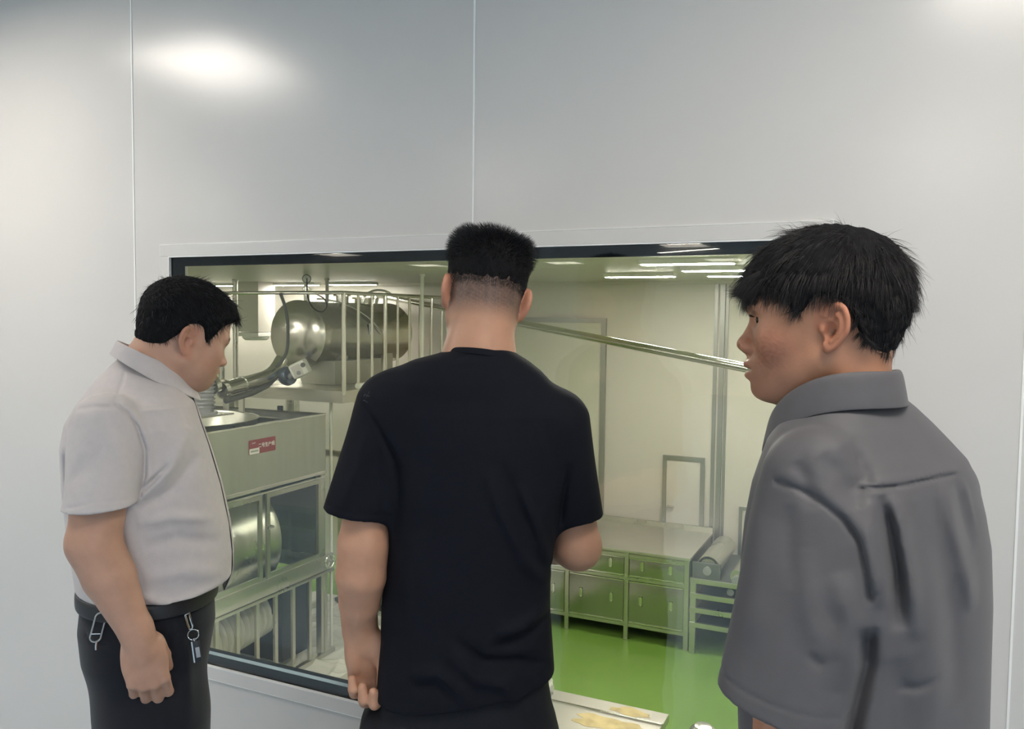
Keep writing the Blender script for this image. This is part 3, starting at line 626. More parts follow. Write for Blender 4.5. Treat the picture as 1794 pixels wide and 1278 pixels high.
# ------------------------------------------------------------------ implicit-surface modelling for people and cloth
F32 = np.float32
def smin(a, b, k):
    if k <= 0: return np.minimum(a, b)
    h = np.clip(0.5+0.5*(b-a)/k, 0, 1); return b*(1-h)+a*h-k*h*(1-h)
def smax(a, b, k): return -smin(-a, -b, k)
def sstep(x, a, b): t = np.clip((x-a)/(b-a), 0, 1); return t*t*(3-2*t)
def d_ell(P, c, r, Rm=None):
    q = P-np.asarray(c, F32)
    if Rm is not None: q = q@np.asarray(Rm, F32)
    r = np.asarray(r, F32); k0 = np.sqrt(((q/r)**2).sum(1)); k1 = np.sqrt(((q/(r*r))**2).sum(1))+1e-9
    return k0*(k0-1)/k1
def d_cone(P, a, b, ra, rb):
    a = np.asarray(a, F32); b = np.asarray(b, F32); ab = b-a; q = P-a
    h = np.clip((q@ab)/max(float(ab@ab), 1e-9), 0, 1)
    return np.sqrt(((q-h[:, None]*ab)**2).sum(1))-(ra+(rb-ra)*h)
def d_econe(P, a, b, ra, rb, u, flat):
    """cone with an elliptical section: radius ra..rb along u, times flat across it"""
    a = np.asarray(a, F32); b = np.asarray(b, F32); ab = b-a; L = float(np.sqrt(ab@ab)); ab = ab/L
    u = np.asarray(u, F32); u = u-ab*(u@ab); u /= np.sqrt(u@u); w = np.cross(ab, u)
    q = P-a; t = q@ab; h = np.clip(t/L, 0, 1); r = ra+(rb-ra)*h; e = np.maximum(np.maximum(-t, t-L), 0)
    x = q@u; y = (q@w)/flat; k = np.sqrt(x*x+y*y+e*e)
    return (k-r)*(0.5+0.5*min(flat, 1))
def d_loft(P, rows, phi=0.0, ratio=None, n=2.3, zpad=0.05):
    """stack of elliptical sections, rows = (z, xc, half width, half depth, yc); with phi the ellipses are turned about z"""
    rows = sorted(rows); z = np.array([r[0] for r in rows]); T = np.array([r[1:5] for r in rows])
    pz = P[:, 2]; v = [np.interp(pz, z, T[:, i]).astype(F32) for i in range(4)]
    x = P[:, 0]-v[0]; y = P[:, 1]-v[3]; A, B = v[1], v[2]
    if ratio is not None:
        c, s = math.cos(phi), math.sin(phi); ext = math.sqrt(c*c+(ratio*s)**2); A = A/ext; B = A*ratio
        x, y = x*c+y*s, -x*s+y*c
    k = (np.abs(x/A)**n+np.abs(y/B)**n)**(1/n)
    d = (k-1)*np.minimum(A, B)*0.8
    e = np.maximum(np.maximum(z[0]-pz, pz-z[-1]), 0)
    return np.where(e > 0, np.sqrt(np.maximum(d, 0)**2+e*e)+np.minimum(d, 0)*0, d).astype(F32)

class Body:
    """a list of shapes blended in order into one distance field"""
    def __init__(s): s.it = []; s.post = []
    def add(s, fn, lo, hi, k=0.01, op='u'): s.it.append((fn, np.array(lo, F32), np.array(hi, F32), k, op)); return s
    def cone(s, a, b, ra, rb, k=0.01, op='u'):
        m = max(ra, rb); return s.add(lambda P: d_cone(P, a, b, ra, rb), np.minimum(a, b)-m, np.maximum(a, b)+m, k, op)
    def chain(s, pts, rs, k=0.01, kin=None):
        for i in range(len(pts)-1): s.cone(np.array(pts[i]), np.array(pts[i+1]), rs[i], rs[i+1], k if i == 0 or kin is None else kin)
        return s
    def econe(s, a, b, ra, rb, u, flat, k=0.01):
        m = max(ra, rb)*max(1, flat); return s.add(lambda P: d_econe(P, a, b, ra, rb, u, flat), np.minimum(a, b)-m, np.maximum(a, b)+m, k)
    def ell(s, c, r, k=0.01, op='u', Rm=None):
        m = max(r); c = np.array(c); return s.add(lambda P: d_ell(P, c, r, Rm), c-m, c+m, k, op)
    def loft(s, rows, k=0.01, **kw):
        lo = [min(r[1]-r[2] for r in rows), min(r[4]-max(r[3], r[2]) for r in rows), min(r[0] for r in rows)]
        hi = [max(r[1]+r[2] for r in rows), max(r[4]+max(r[3], r[2]) for r in rows), max(r[0] for r in rows)]
        return s.add(lambda P: d_loft(P, rows, **kw), lo, hi, k)
    def __call__(s, P, cull=True):
        P = np.asarray(P, F32); d = np.full(len(P), 0.3, F32); lo, hi = P.min(0), P.max(0); pad = 0.07
        for fn, a, b, k, op in s.it:
            if cull and (np.any(a-pad > hi) or np.any(b+pad < lo)): continue
            e = fn(P)
            d = smin(d, e, k) if op == 'u' else (smax(d, -e, k) if op == 's' else smax(d, e, k))
        for f in s.post: d = f(P, d)
        return d.astype(F32)
    def bounds(s):
        U = [i for i in s.it if i[4] == 'u']; return np.min([i[1] for i in U], 0), np.max([i[2] for i in U], 0)

def sleeve_field(a, b, ra, rb, flat, cut, cav, u=(1, 0, 0)):
    """a hollow sleeve from shoulder a to cuff b; cut: line (two points) of the cuff edge, cav: radius of the opening"""
    a, b = np.array(a), np.array(b); c0, c1 = cut; ax = (b-a)/np.linalg.norm(b-a)
    def f(P):
        d = d_econe(P, a, b+ax*.03, ra, rb, u, flat)
        e = (c0[2]+(P[:, 0]-c0[0])*(c1[2]-c0[2])/(c1[0]-c0[0])-P[:, 2]).astype(F32)
        d = smax(d, e*.95, .003)
        return smax(d, -d_econe(P, b-ax*.015, b+ax*.12, cav, cav*1.04, u, flat), .004).astype(F32)
    return f
def covered(I, E, cloth, m=.007):
    """body = exposed shapes E joined with the inner shapes I kept just under the cloth"""
    B_ = Body(); lo, hi = I.bounds(); lo2, hi2 = E.bounds()
    def f(P):
        c = np.full(len(P), 9.0, F32)
        for s in cloth: c = np.minimum(c, s(P))
        return smin(smax(I(P), c+m, .006), E(P), .008).astype(F32)
    B_.add(f, np.minimum(lo, lo2), np.maximum(hi, hi2), 0.0); return B_

def polygonise(fn, lo, hi, h):
    """surface nets over a block-sparse grid"""
    B = 8; lo = np.asarray(lo, float)-3*h; nb = np.ceil((np.asarray(hi)+3*h-lo)/(h*B)).astype(int)
    ix = np.stack(np.meshgrid(*[np.arange(n) for n in nb], indexing='ij'), -1).reshape(-1, 3)
    ctr = (lo+(ix+0.5)*h*B).astype(F32); dc = np.concatenate([fn(ctr[i:i+20000]) for i in range(0, len(ctr), 20000)])
    act = (np.abs(dc) < h*B*1.45).reshape(nb); sg = (dc < 0).reshape(nb)
    for ax in range(3):
        df = np.diff(sg.astype(np.int8), axis=ax) != 0; s0 = [slice(None)]*3; s1 = [slice(None)]*3; s0[ax] = slice(0, -1); s1[ax] = slice(1, None)
        act[tuple(s0)] |= df; act[tuple(s1)] |= df
    V = np.repeat(np.repeat(np.repeat(np.where(sg, F32(-1), F32(1)), B, 0), B, 1), B, 2).astype(F32)
    ab = np.argwhere(act); ab = ab[np.lexsort((ab[:, 0], ab[:, 1], ab[:, 2]))]
    off = np.stack(np.meshgrid(*[np.arange(B)]*3, indexing='ij'), -1).reshape(-1, 3)
    for i in range(0, len(ab), 128):
        g = (ab[i:i+128, None, :]*B+off[None]).reshape(-1, 3); V[g[:, 0], g[:, 1], g[:, 2]] = fn((lo+g*h).astype(F32))
    ins = V < 0; n = np.array(V.shape); st = np.array([n[1]*n[2], n[2], 1])
    cid, cpos, quads = [], [], []
    for ax in range(3):
        s0 = [slice(None)]*3; s1 = [slice(None)]*3; s0[ax] = slice(0, -1); s1[ax] = slice(1, None)
        e = np.argwhere(ins[tuple(s0)] != ins[tuple(s1)])
        if not len(e): continue
        v0 = V[e[:, 0], e[:, 1], e[:, 2]]; e1 = e.copy(); e1[:, ax] += 1; v1 = V[e1[:, 0], e1[:, 1], e1[:, 2]]
        p = e.astype(float); p[:, ax] += np.clip(v0/(v0-v1), 0.02, 0.98)
        b_, c_ = (ax+1) % 3, (ax+2) % 3
        base = e@st
        q = np.stack([base-st[b_]-st[c_], base-st[c_], base, base-st[b_]], 1)
        flip = v0 > 0; q[flip] = q[flip][:, ::-1]
        cid.append(q.reshape(-1)); cpos.append(np.repeat(p, 4, 0)); quads.append(q)
    cid = np.concatenate(cid); cpos = np.concatenate(cpos); quads = np.concatenate(quads)
    uq, inv = np.unique(cid, return_inverse=True); cnt = np.bincount(inv)
    verts = np.stack([np.bincount(inv, cpos[:, i])/cnt for i in range(3)], 1)*h+lo
    qi = np.searchsorted(uq, quads)
    return verts.astype(F32), qi.astype(np.int32)
def relax(v, q, it=2, w=0.5):
    for _ in range(it):
        acc = np.zeros_like(v, dtype=np.float64); cnt = np.zeros(len(v))
        for a, b in ((0, 1), (1, 2), (2, 3), (3, 0)):
            for i in range(3):
                acc[:, i] += np.bincount(q[:, a], v[q[:, b], i], len(v))+np.bincount(q[:, b], v[q[:, a], i], len(v))
            cnt += np.bincount(q[:, a], minlength=len(v))+np.bincount(q[:, b], minlength=len(v))
        v = (v*(1-w)+w*acc/np.maximum(cnt, 1)[:, None]).astype(F32)
    return v
def mesh_np(name, v, f):
    me = bpy.data.meshes.new(name); k = f.shape[1]
    me.vertices.add(len(v)); me.vertices.foreach_set('co', np.ascontiguousarray(v, F32).ravel())
    me.loops.add(f.size); me.loops.foreach_set('vertex_index', np.ascontiguousarray(f, np.int32).ravel())
    me.polygons.add(len(f)); me.polygons.foreach_set('loop_start', np.arange(len(f), dtype=np.int32)*k)
    me.update(calc_edges=True); me.validate(); me.shade_smooth(); return me
def set_tint(me, rgb):
    a = me.color_attributes.new('tint', 'FLOAT_COLOR', 'POINT')
    a.data.foreach_set('color', np.concatenate([rgb, np.ones((len(rgb), 1))], 1).astype(F32).ravel())
def sdf_obj(name, body, h, m, parent, tint=None, smooth=1, lo=None, hi=None):
    l, u = body.bounds(); v, q = polygonise(body, l if lo is None else lo, u if hi is None else hi, h)
    if smooth: v = relax(v, q, smooth)
    me = mesh_np(name, v, q)
    if tint is not None: set_tint(me, tint(v))
    o = bpy.data.objects.new(name, me); COL.objects.link(o); me.materials.append(m); o.parent = parent; return o, v, q
def grad(fn, P, e=0.002):
    g = np.stack([fn((P+np.eye(3, dtype=F32)[i]*F32(e)).astype(F32), False)-fn((P-np.eye(3, dtype=F32)[i]*F32(e)).astype(F32), False) for i in range(3)], 1)
    return g/(np.linalg.norm(g, axis=1, keepdims=True)+1e-9)
def frame(fwd, up_):
    f = np.array(fwd, float); f /= np.linalg.norm(f); r = np.cross(f, up_); r /= np.linalg.norm(r); u = np.cross(r, f); return np.stack([r, f, u], 1)
def strands(root, dirs, length, rad, bend, nseg=4, jitter=0.15, lift=None):
    """tapered three-sided hairs: root points, start direction, length, and the direction each hair bends to"""
    N = len(root); t = np.linspace(0, 1, nseg+1)
    dirs = dirs+RNG.normal(0, jitter, dirs.shape); dirs /= np.linalg.norm(dirs, axis=1, keepdims=True)
    V = []; p = root.copy(); dcur = dirs.copy(); s = np.cross(dirs, RNG.normal(size=dirs.shape)); s /= np.linalg.norm(s, axis=1, keepdims=True)+1e-9
    for i in range(nseg+1):
        w = np.cross(dcur, s); w /= np.linalg.norm(w, axis=1, keepdims=True)+1e-9
        r = (rad*(1-0.85*t[i]**1.5))[:, None]
        V.append(np.stack([p+r*(math.cos(a)*s+math.sin(a)*w) for a in (0, 2.094, 4.189)], 1))
        dcur = dcur+bend*(1.0/nseg); dcur /= np.linalg.norm(dcur, axis=1, keepdims=True); p = p+dcur*(length/nseg)[:, None]
    V = np.stack(V, 1).reshape(-1, 3); base = (np.arange(N)*(nseg+1)*3)[:, None]; F = []
    for i in range(nseg):
        for k in range(3):
            a = i*3+k; b = i*3+(k+1) % 3; F.append(base+np.array([a, b, b+3, a+3]))
    return V.astype(F32), np.concatenate(F).astype(np.int32)
def fold2(P, pts, w, amp, taper=0.25, yside=None):
    """a crease or ridge running along a polyline of (x, z) on the near (yside<0) or far side of the cloth"""
    x, z = P[:, 0], P[:, 2]; best = np.full(len(P), 9.0, F32); tb = np.zeros(len(P), F32); n = len(pts)-1
    for i in range(n):
        ax, az = pts[i]; bx, bz = pts[i+1]; dx, dz = bx-ax, bz-az; L2 = dx*dx+dz*dz+1e-9
        h = np.clip(((x-ax)*dx+(z-az)*dz)/L2, 0, 1); dd = np.hypot(x-ax-h*dx, z-az-h*dz); m = dd < best
        best = np.where(m, dd, best); tb = np.where(m, (i+h)/n, tb)
    f = amp*np.exp(-(best/w)**2)*np.clip(np.minimum(tb, 1-tb)/taper, 0, 1)**0.7
    if yside is not None: f = f*sstep(-P[:, 1] if yside < 0 else P[:, 1], -0.02, 0.02)
    return f

# ---- a man's head in its own axes: x right, y forward, z up, origin between the ear canals
def head_field(q, o):
    x = np.abs(q[:, 0]); s = np.stack([x, q[:, 1], q[:, 2]], 1).astype(F32)
    fat = o.get('fat', 0.0); dz = o.get('low', 1.0)
    def Z(z): return z*dz if z < 0 else z
    d = smin(d_ell(s, (0, .003, .042), (.0765, .099, .088)), d_ell(s, (0, .036, Z(-.020)), (.0625+fat*.4, .060, .083)), .03)
    d = smin(d, d_cone(s, (.047+fat*.5, .002, Z(-.040)), (.015, .070, Z(-.0815)), .019+fat, .0165+fat*.4), .028)
    d = smin(d, d_ell(s, (.043+fat*.3, .060, Z(-.014)), (.022, .026, .024)), .02)
    if fat: d = smin(d, d_ell(s, (.034, .045, Z(-.055)), (.028, .036, .034)), .03); d = smin(d, d_ell(s, (0, .035, Z(-.090)), (.035, .045, .018)), .03)
    d = smin(d, d_cone(s, (.010, .0955, .029), (.040, .082, .031), .0095, .009), .014)
    d = smin(d, d_ell(s, (0, .081, Z(-.053)), (.033, .0245, .027)), .015)
    d = smin(d, d_ell(s, (0, .083, Z(-.083)), (.021, .0165, .0145)), .014)
    d = smax(d, -d_ell(s, (.0345, .1005, .0125), (.018, .0190, .0110)), .008)
    d = smin(d, d_cone(s, (0, .0925, .016), (0, .1085, -.016), .0075, .0092), .009)
    d = smin(d, d_ell(s, (0, .1115, Z(-.0215)), (.0105, .0108, .0098)), .006)
    d = smin(d, d_ell(s, (.0125, .1015, Z(-.0255)), (.0075, .0125, .0085)), .006)
    d = smin(d, d_cone(s, (0, .108, Z(-.030)), (0, .100, Z(-.038)), .005, .006), .006)
    d = smax(d, -d_ell(s, (.0062, .1065, Z(-.0335)), (.0033, .0065, .0040)), .003)
    w = s.copy(); w[:, 1] += x*x*14
    d = smin(d, d_ell(w, (0, .1015, Z(-.0485)), (.026, .0110, .0068)), .005)
    d = smin(d, d_ell(w, (0, .0995, Z(-.0640)), (.022, .0108, .0070)), .005)
    d = smax(d, -d_ell(w, (0, .110, Z(-.0562)), (.027, .0115, .0014)), .003)
    # lids over the eyeball
    lid = d_ell(s, (.0325, .0785, .0130), (.0150, .0143, .0140))
    sl = o.get('slit', .0034); lid = smax(lid, -d_ell(s, (.0345, .0945, o.get('slitz', .0125)), (.0158, .0165, sl)), .0012)
    d = smin(d, lid, .004)
    d = smin(d, d_cone(s, (.020, .0905, .0185), (.044, .0795, .0165), .0022, .0020), .004)
    # ear
    a0 = R_(24); u = np.array([math.sin(a0), -math.cos(a0), 0]); nn = np.array([math.cos(a0), math.sin(a0), 0]); e = s-np.array([.0755, -.0155, .0035], F32)
    a = e@u.astype(F32); b = e[:, 2]; c = e@nn.astype(F32); a, b = a*.978+b*-.208, b*.978+a*.208
    es = 1-.28*np.clip(-b/.03, 0, 1); q2 = np.stack([a/es, b, c], 1).astype(F32)
    ear = d_ell(q2, (0, 0, 0), (.0192, .0300, .0050)); rr = np.sqrt((a/es/.0180)**2+(b/.0285)**2)
    rim = np.sqrt(((rr-1)*.019)**2+(c-.0042)**2)-.0034; rim = np.where((a < -.009) & (b < .010), rim+.006, rim)
    ear = smin(ear, rim, .003)
    ear = smax(ear, -d_ell(q2, (-.0015, .0150, .0072), (.0100, .0085, .0062)), .002)
    ra = np.sqrt(((a/es+.001)/.0112)**2+((b+.001)/.0180)**2); anti = np.sqrt(((ra-1)*.013)**2+(c-.0045)**2)-.0030; anti = np.where(a < -.002, anti+.005, anti)
    ear = smin(ear, anti, .003)
    ear = smax(ear, -d_ell(q2, (-.0048, -.0045, .0050), (.0092, .0115, .0095)), .002)
    ear = smin(ear, d_ell(q2, (-.0158, -.0060, .0035), (.0042, .0062, .0045)), .003)
    ear = smin(ear, d_ell(q2, (-.0050, -.0265, .0005), (.0085, .0080, .0048)), .004)
    return smin(d, ear, .005)
def skull_field(q, o):
    s = np.stack([np.abs(q[:, 0]), q[:, 1], q[:, 2]], 1).astype(F32)
    d = smin(d_ell(s, (0, .003, .042), (.0765, .099, .088)), d_ell(s, (0, .036, -.020), (.0625, .060, .083)), .03)
    return smin(d, d_cone(s, (0, -.030, -.02), (0, -.045, -.14), o.get('neck_r', .056), o.get('neck_r', .056)), .03)

class Head:
    def __init__(s, o, fwd, up_, scale=1.0, **opt):
        s.o = np.array(o, F32); s.R = frame(fwd, up_).astype(F32); s.s = scale; s.opt = opt
    def loc(s, P): return ((np.asarray(P, F32)-s.o)@s.R/s.s).astype(F32)
    def wor(s, q): return (np.asarray(q, F32)*s.s)@s.R.T+s.o
    def vec(s, v): return np.asarray(v, F32)@s.R.T
    def field(s, P): return (head_field(s.loc(P), s.opt)*s.s).astype(F32)
    def skull(s, P, cull=True): return (skull_field(s.loc(P), s.opt)*s.s).astype(F32)

# ---- a hand: wrist point, pointing direction, back-of-hand normal; x axis towards the thumb
def add_hand(b, wrist, dirn, back, thumb_sign, curl=(0.5, 0.7, 0.5), size=1.0, thumb=(0.6, 0.3), spread=0.03, kf=.0035):
    y = np.array(dirn, float); y /= np.linalg.norm(y); zb = np.array(back, float); zb -= y*(zb@y); zb /= np.linalg.norm(zb); x = np.cross(y, zb)*thumb_sign
    Rm = np.stack([x, y, zb], 1); W = np.array(wrist, float)
    def w(p): return W+Rm@(np.array(p)*size)
    S = size
    b.cone(w((0, -.02, 0)), w((0, .02, 0)), .027*S, .027*S, .015)
    b.ell(w((.002, .048, .001)), (.040*S, .050*S, .0165*S), .014, Rm=Rm)
    b.ell(w((.022, .032, -.012)), (.016*S, .032*S, .014*S), .012, Rm=Rm)          # ball of the thumb
    b.ell(w((-.024, .040, -.010)), (.013*S, .036*S, .013*S), .012, Rm=Rm)         # heel of the hand
    for i, (bx, by, L, r) in enumerate(((.028, .086, .98, .0094), (.0095, .091, 1.07, .0098), (-.0095, .088, 1.0, .0094), (-.027, .079, .80, .0084))):
        p = np.array([bx, by, .001]); seg = [.045*L, .028*L, .022*L]; a = 0.0; pts = [p*1.0]; sp = spread*(1.5-i)
        for j in range(3):
            a += curl[j]*(1+0.07*(i-1.5)); dv = np.array([sp*math.cos(a), math.cos(a), -math.sin(a)]); p = p+dv*seg[j]; pts.append(p)
        wp = [w(t) for t in pts]; rs = [r*S*1.05, r*S*1.02, r*S*.97, r*S*.88]
        b.cone(w((bx*.75, by-.035, 0)), wp[0], .011*S, rs[0]*1.06, .008)
        for j in range(3): b.cone(wp[j], wp[j+1], rs[j], rs[j+1], kf)
    p = np.array([.026, .018, -.010]); a = thumb[0]; q = [p]
    for j, (L, bd) in enumerate(((.040, 0), (.033, thumb[1]), (.026, thumb[1]))):
        a -= bd; dv = np.array([math.sin(a)*.85, math.cos(a), -.45-.25*j*thumb[1]]); dv /= np.linalg.norm(dv); q.append(q[-1]+dv*L)
    tw = [w(t) for t in q]; b.cone(tw[0], tw[1], .0145*S, .0118*S, .010); b.cone(tw[1], tw[2], .0115*S, .0102*S, kf); b.cone(tw[2], tw[3], .0102*S, .0085*S, kf)

def skin_mat(name, rough=0.48): return mat(name, (0.5, 0.3, 0.22), rough, spec=0.35, noise=0.07, nscale=28, bump=0.12, bscale=420, attr='tint', sss=0.10)
def hair_mat(name, c=(0.012, 0.011, 0.012), rough=0.38): return mat(name, c, rough, spec=0.30, noise=0.25, nscale=60)

CAP = mat('dense hair underlayer', (0.008, 0.008, 0.009), 0.8, spec=0.08, noise=0.3, nscale=80)
def make_hair(name, H, T, zmin, parent, m, box, extra, h=.0032, sink=.006, rough=.0022, soft=.012):
    """cap of hair over the skull, thick where T says, down to the hairline zmin, plus single strands"""
    def fld(P, cull=True):
        q = H.loc(P); mk = sstep(q[:, 2]-zmin(q), 0.0, soft); th = T(q)
        rip = rough*np.sin(q[:, 0]*310+4*np.sin(q[:, 1]*90))*np.sin(q[:, 1]*230+3*np.sin(q[:, 2]*120))
        return smax(H.skull(P)-(-sink+(th+sink)*mk+rip*mk)*H.s, (zmin(q)-.022-q[:, 2])*H.s, .004).astype(F32)
    lo = H.o-np.array(box[0]); hi = H.o+np.array(box[1])
    v, f = polygonise(fld, lo, hi, h); v = relax(v, f, 1)
    q = H.loc(v); ok = q[:, 2]-zmin(q) > -0.002
    nrm = grad(fld, v)
    Vs, Fs = [v], [f]; nv = len(v)
    for fn in extra:
        V2, F2 = fn(v, q, nrm, ok); Vs.append(V2); Fs.append(F2+nv); nv += len(V2)
    V, F = np.concatenate(Vs), np.concatenate(Fs)
    me = mesh_np(name, V, F); o = bpy.data.objects.new(name, me); COL.objects.link(o); me.materials.append(m); o.parent = parent
    me.materials.append(CAP); mi = np.zeros(len(F), np.int32); mi[:len(f)] = 1; me.polygons.foreach_set('material_index', mi)
    return o
def brow_strands(H, body, verts, parent, m, side, zc=.0335, rad=.00032, n=260):
    q = H.loc(verts); x = q[:, 0]*side
    ok = (x > .010) & (x < .048) & (q[:, 1] > .06) & (np.abs(q[:, 2]-(zc+.003*np.sin((x-.01)/.038*3.0))) < .0036)
    i = np.flatnonzero(ok)
    if len(i) < 5: return
    i = RNG.choice(i, n); root = verts[i]; nr = grad(body, root)
    d0 = H.vec(np.tile(np.array([side*.9, -.15, .12]), (n, 1)))+nr*.04
    V, F = strands(root, d0, RNG.uniform(.0045, .007, n), np.full(n, rad*1.4), H.vec(np.tile([side*.3, -.3, -.10], (n, 1)))-nr*.2, 3, .08)
    me = mesh_np('eyebrow', V, F); o = bpy.data.objects.new('eyebrow', me); COL.objects.link(o); me.materials.append(m); o.parent = parent
def eyeball(H, parent, side, m, look=(0, 1, 0)):
    b = MB(); b.sph((0, 0, 0), .0122*H.s, 28); o = b.build('eyeball', m, parent, 180)
    c = H.wor(np.array([[side*.0325, .0787, .0130]]))[0]; f = H.vec(np.array([look]))[0]
    o.matrix_local = Matrix.Translation(Vector(c.tolist())) @ Vector(f.tolist()).to_track_quat('Y', 'Z').to_matrix().to_4x4()
def eye_mat():
    m = bpy.data.materials.new('eye'); m.use_nodes = True; nt = m.node_tree; b = nt.nodes['Principled BSDF']; b.inputs['Roughness'].default_value = .08
    tc = nt.nodes.new('ShaderNodeTexCoord'); sp = nt.nodes.new('ShaderNodeSeparateXYZ'); nt.links.new(tc.outputs['Object'], sp.inputs[0])
    r = nt.nodes.new('ShaderNodeValToRGB'); r.color_ramp.interpolation = 'CONSTANT'; e = r.color_ramp.elements
    e[0].position = 0; e[0].color = (.62, .58, .55, 1); e[1].position = .55; e[1].color = (.03, .016, .010, 1)
    x = e.new(.85); x.color = (.003, .003, .003, 1)
    mr = nt.nodes.new('ShaderNodeMapRange'); mr.inputs[1].default_value = .0085; mr.inputs[2].default_value = .0122
    nt.links.new(sp.outputs['Y'], mr.inputs[0]); nt.links.new(mr.outputs[0], r.inputs[0]); nt.links.new(r.outputs[0], b.inputs['Base Color']); return m
EYE = eye_mat()

def collar_mesh(name, rings, m, parent, th=.0022, a0=0.0, a1=360.0, n=72, tips=0.0):
    """rings: list of functions angle -> point, from the inner foot over the fold to the outer edge"""
    V, F = [], []; A = [R_(a0+(a1-a0)*i/n) for i in range(n+1)]; k = len(rings)
    for a in A:
        for r in rings: V.append(r(a))
    for i in range(n):
        for j in range(k-1): F.append((i*k+j, (i+1)*k+j, (i+1)*k+j+1, i*k+j+1))
    me = bpy.data.meshes.new(name); me.from_pydata([tuple(map(float, v)) for v in V], [], F); me.shade_smooth()
    o = link_mesh(name, me, m, parent)
    s = o.modifiers.new('thickness', 'SOLIDIFY'); s.thickness = th; s.offset = 0
    s = o.modifiers.new('round', 'SUBSURF'); s.levels = 1; s.render_levels = 2
    return o
def shoe(name, heel, fwd, m, parent):
    f = np.array(fwd, float); f /= np.linalg.norm(f); r = np.cross(f, (0, 0, 1)); H_ = np.array(heel, float); Rm = np.stack([r, f, [0, 0, 1]], 1); b = Body()
    def w(p): return H_+Rm@np.array(p)
    b.ell(w((0, .05, .045)), (.040, .075, .048), .02, Rm=Rm); b.ell(w((0, .17, .028)), (.048, .10, .034), .03, Rm=Rm); b.cone(w((0, .035, .06)), w((0, .03, .10)), .040, .040, .02)
    b.add(lambda P: -P[:, 2]+.002, H_-.3, H_+.4, .004, 'i')
    return sdf_obj(name, b, .005, m, parent)[0]
SHOE = mat('black leather shoes', (.012, .012, .013), .35)
# ================================================================== the three men
A_ = np.array
SK_L, SK_M, SK_R = A_([.47, .27, .19]), A_([.47, .255, .165]), A_([.42, .205, .122])
def skin_tint(base, H, lips=True, flush=0.0, stubble=0.0, shave=None):
    def f(v):
        rgb = np.tile(base, (len(v), 1)); q = H.loc(v); x = np.abs(q[:, 0]); hd = (np.abs(q).max(1) < .2)
        def mixin(w, c):
            nonlocal rgb
            w = np.clip(w*hd, 0, 1)[:, None]; rgb = rgb*(1-w)+A_(c)*w
        mixin(.55*flush*np.exp(-((q[:, 1]-.062)/.03)**2-((q[:, 2]+.025)/.028)**2), base*A_([.86, .66, .66]))      # ruddy cheeks
        mixin(.5*np.exp(-((q[:, 1]-.113)/.014)**2-((q[:, 2]+.022)/.012)**2), base*A_([.98, .80, .78]))
        er = (x > .070)*sstep(.03-np.abs(q[:, 1]+.0155), 0, .008)*sstep(.04-np.abs(q[:, 2]), 0, .006)
        mixin(.6*er, base*A_([1.02, .78, .76]))
        if lips:
            e = (x/.025)**2+((q[:, 2]+.0565)/.0125)**2; mixin(.8*sstep(1.2-e, 0, .5)*(q[:, 1] > .095-x*x*14), base*A_([.72, .50, .52]))
        mixin(stubble*sstep(-q[:, 2], .035, .06)*sstep(q[:, 1], .03, .06), base*A_([.80, .80, .84]))
        if shave is not None:
            zz, dep, col = shave; w = sstep(q[:, 2], zz, zz+.05)*(q[:, 1] < .035)*(x < .085)
            n = .5+.5*np.sin(v[:, 0]*1900+3*np.sin(v[:, 2]*1300))*np.sin(v[:, 2]*1700+2*np.sin(v[:, 0]*1500)); mixin(dep*w*(.75+.25*n)*(1-er), col)
        return rgb
    return f

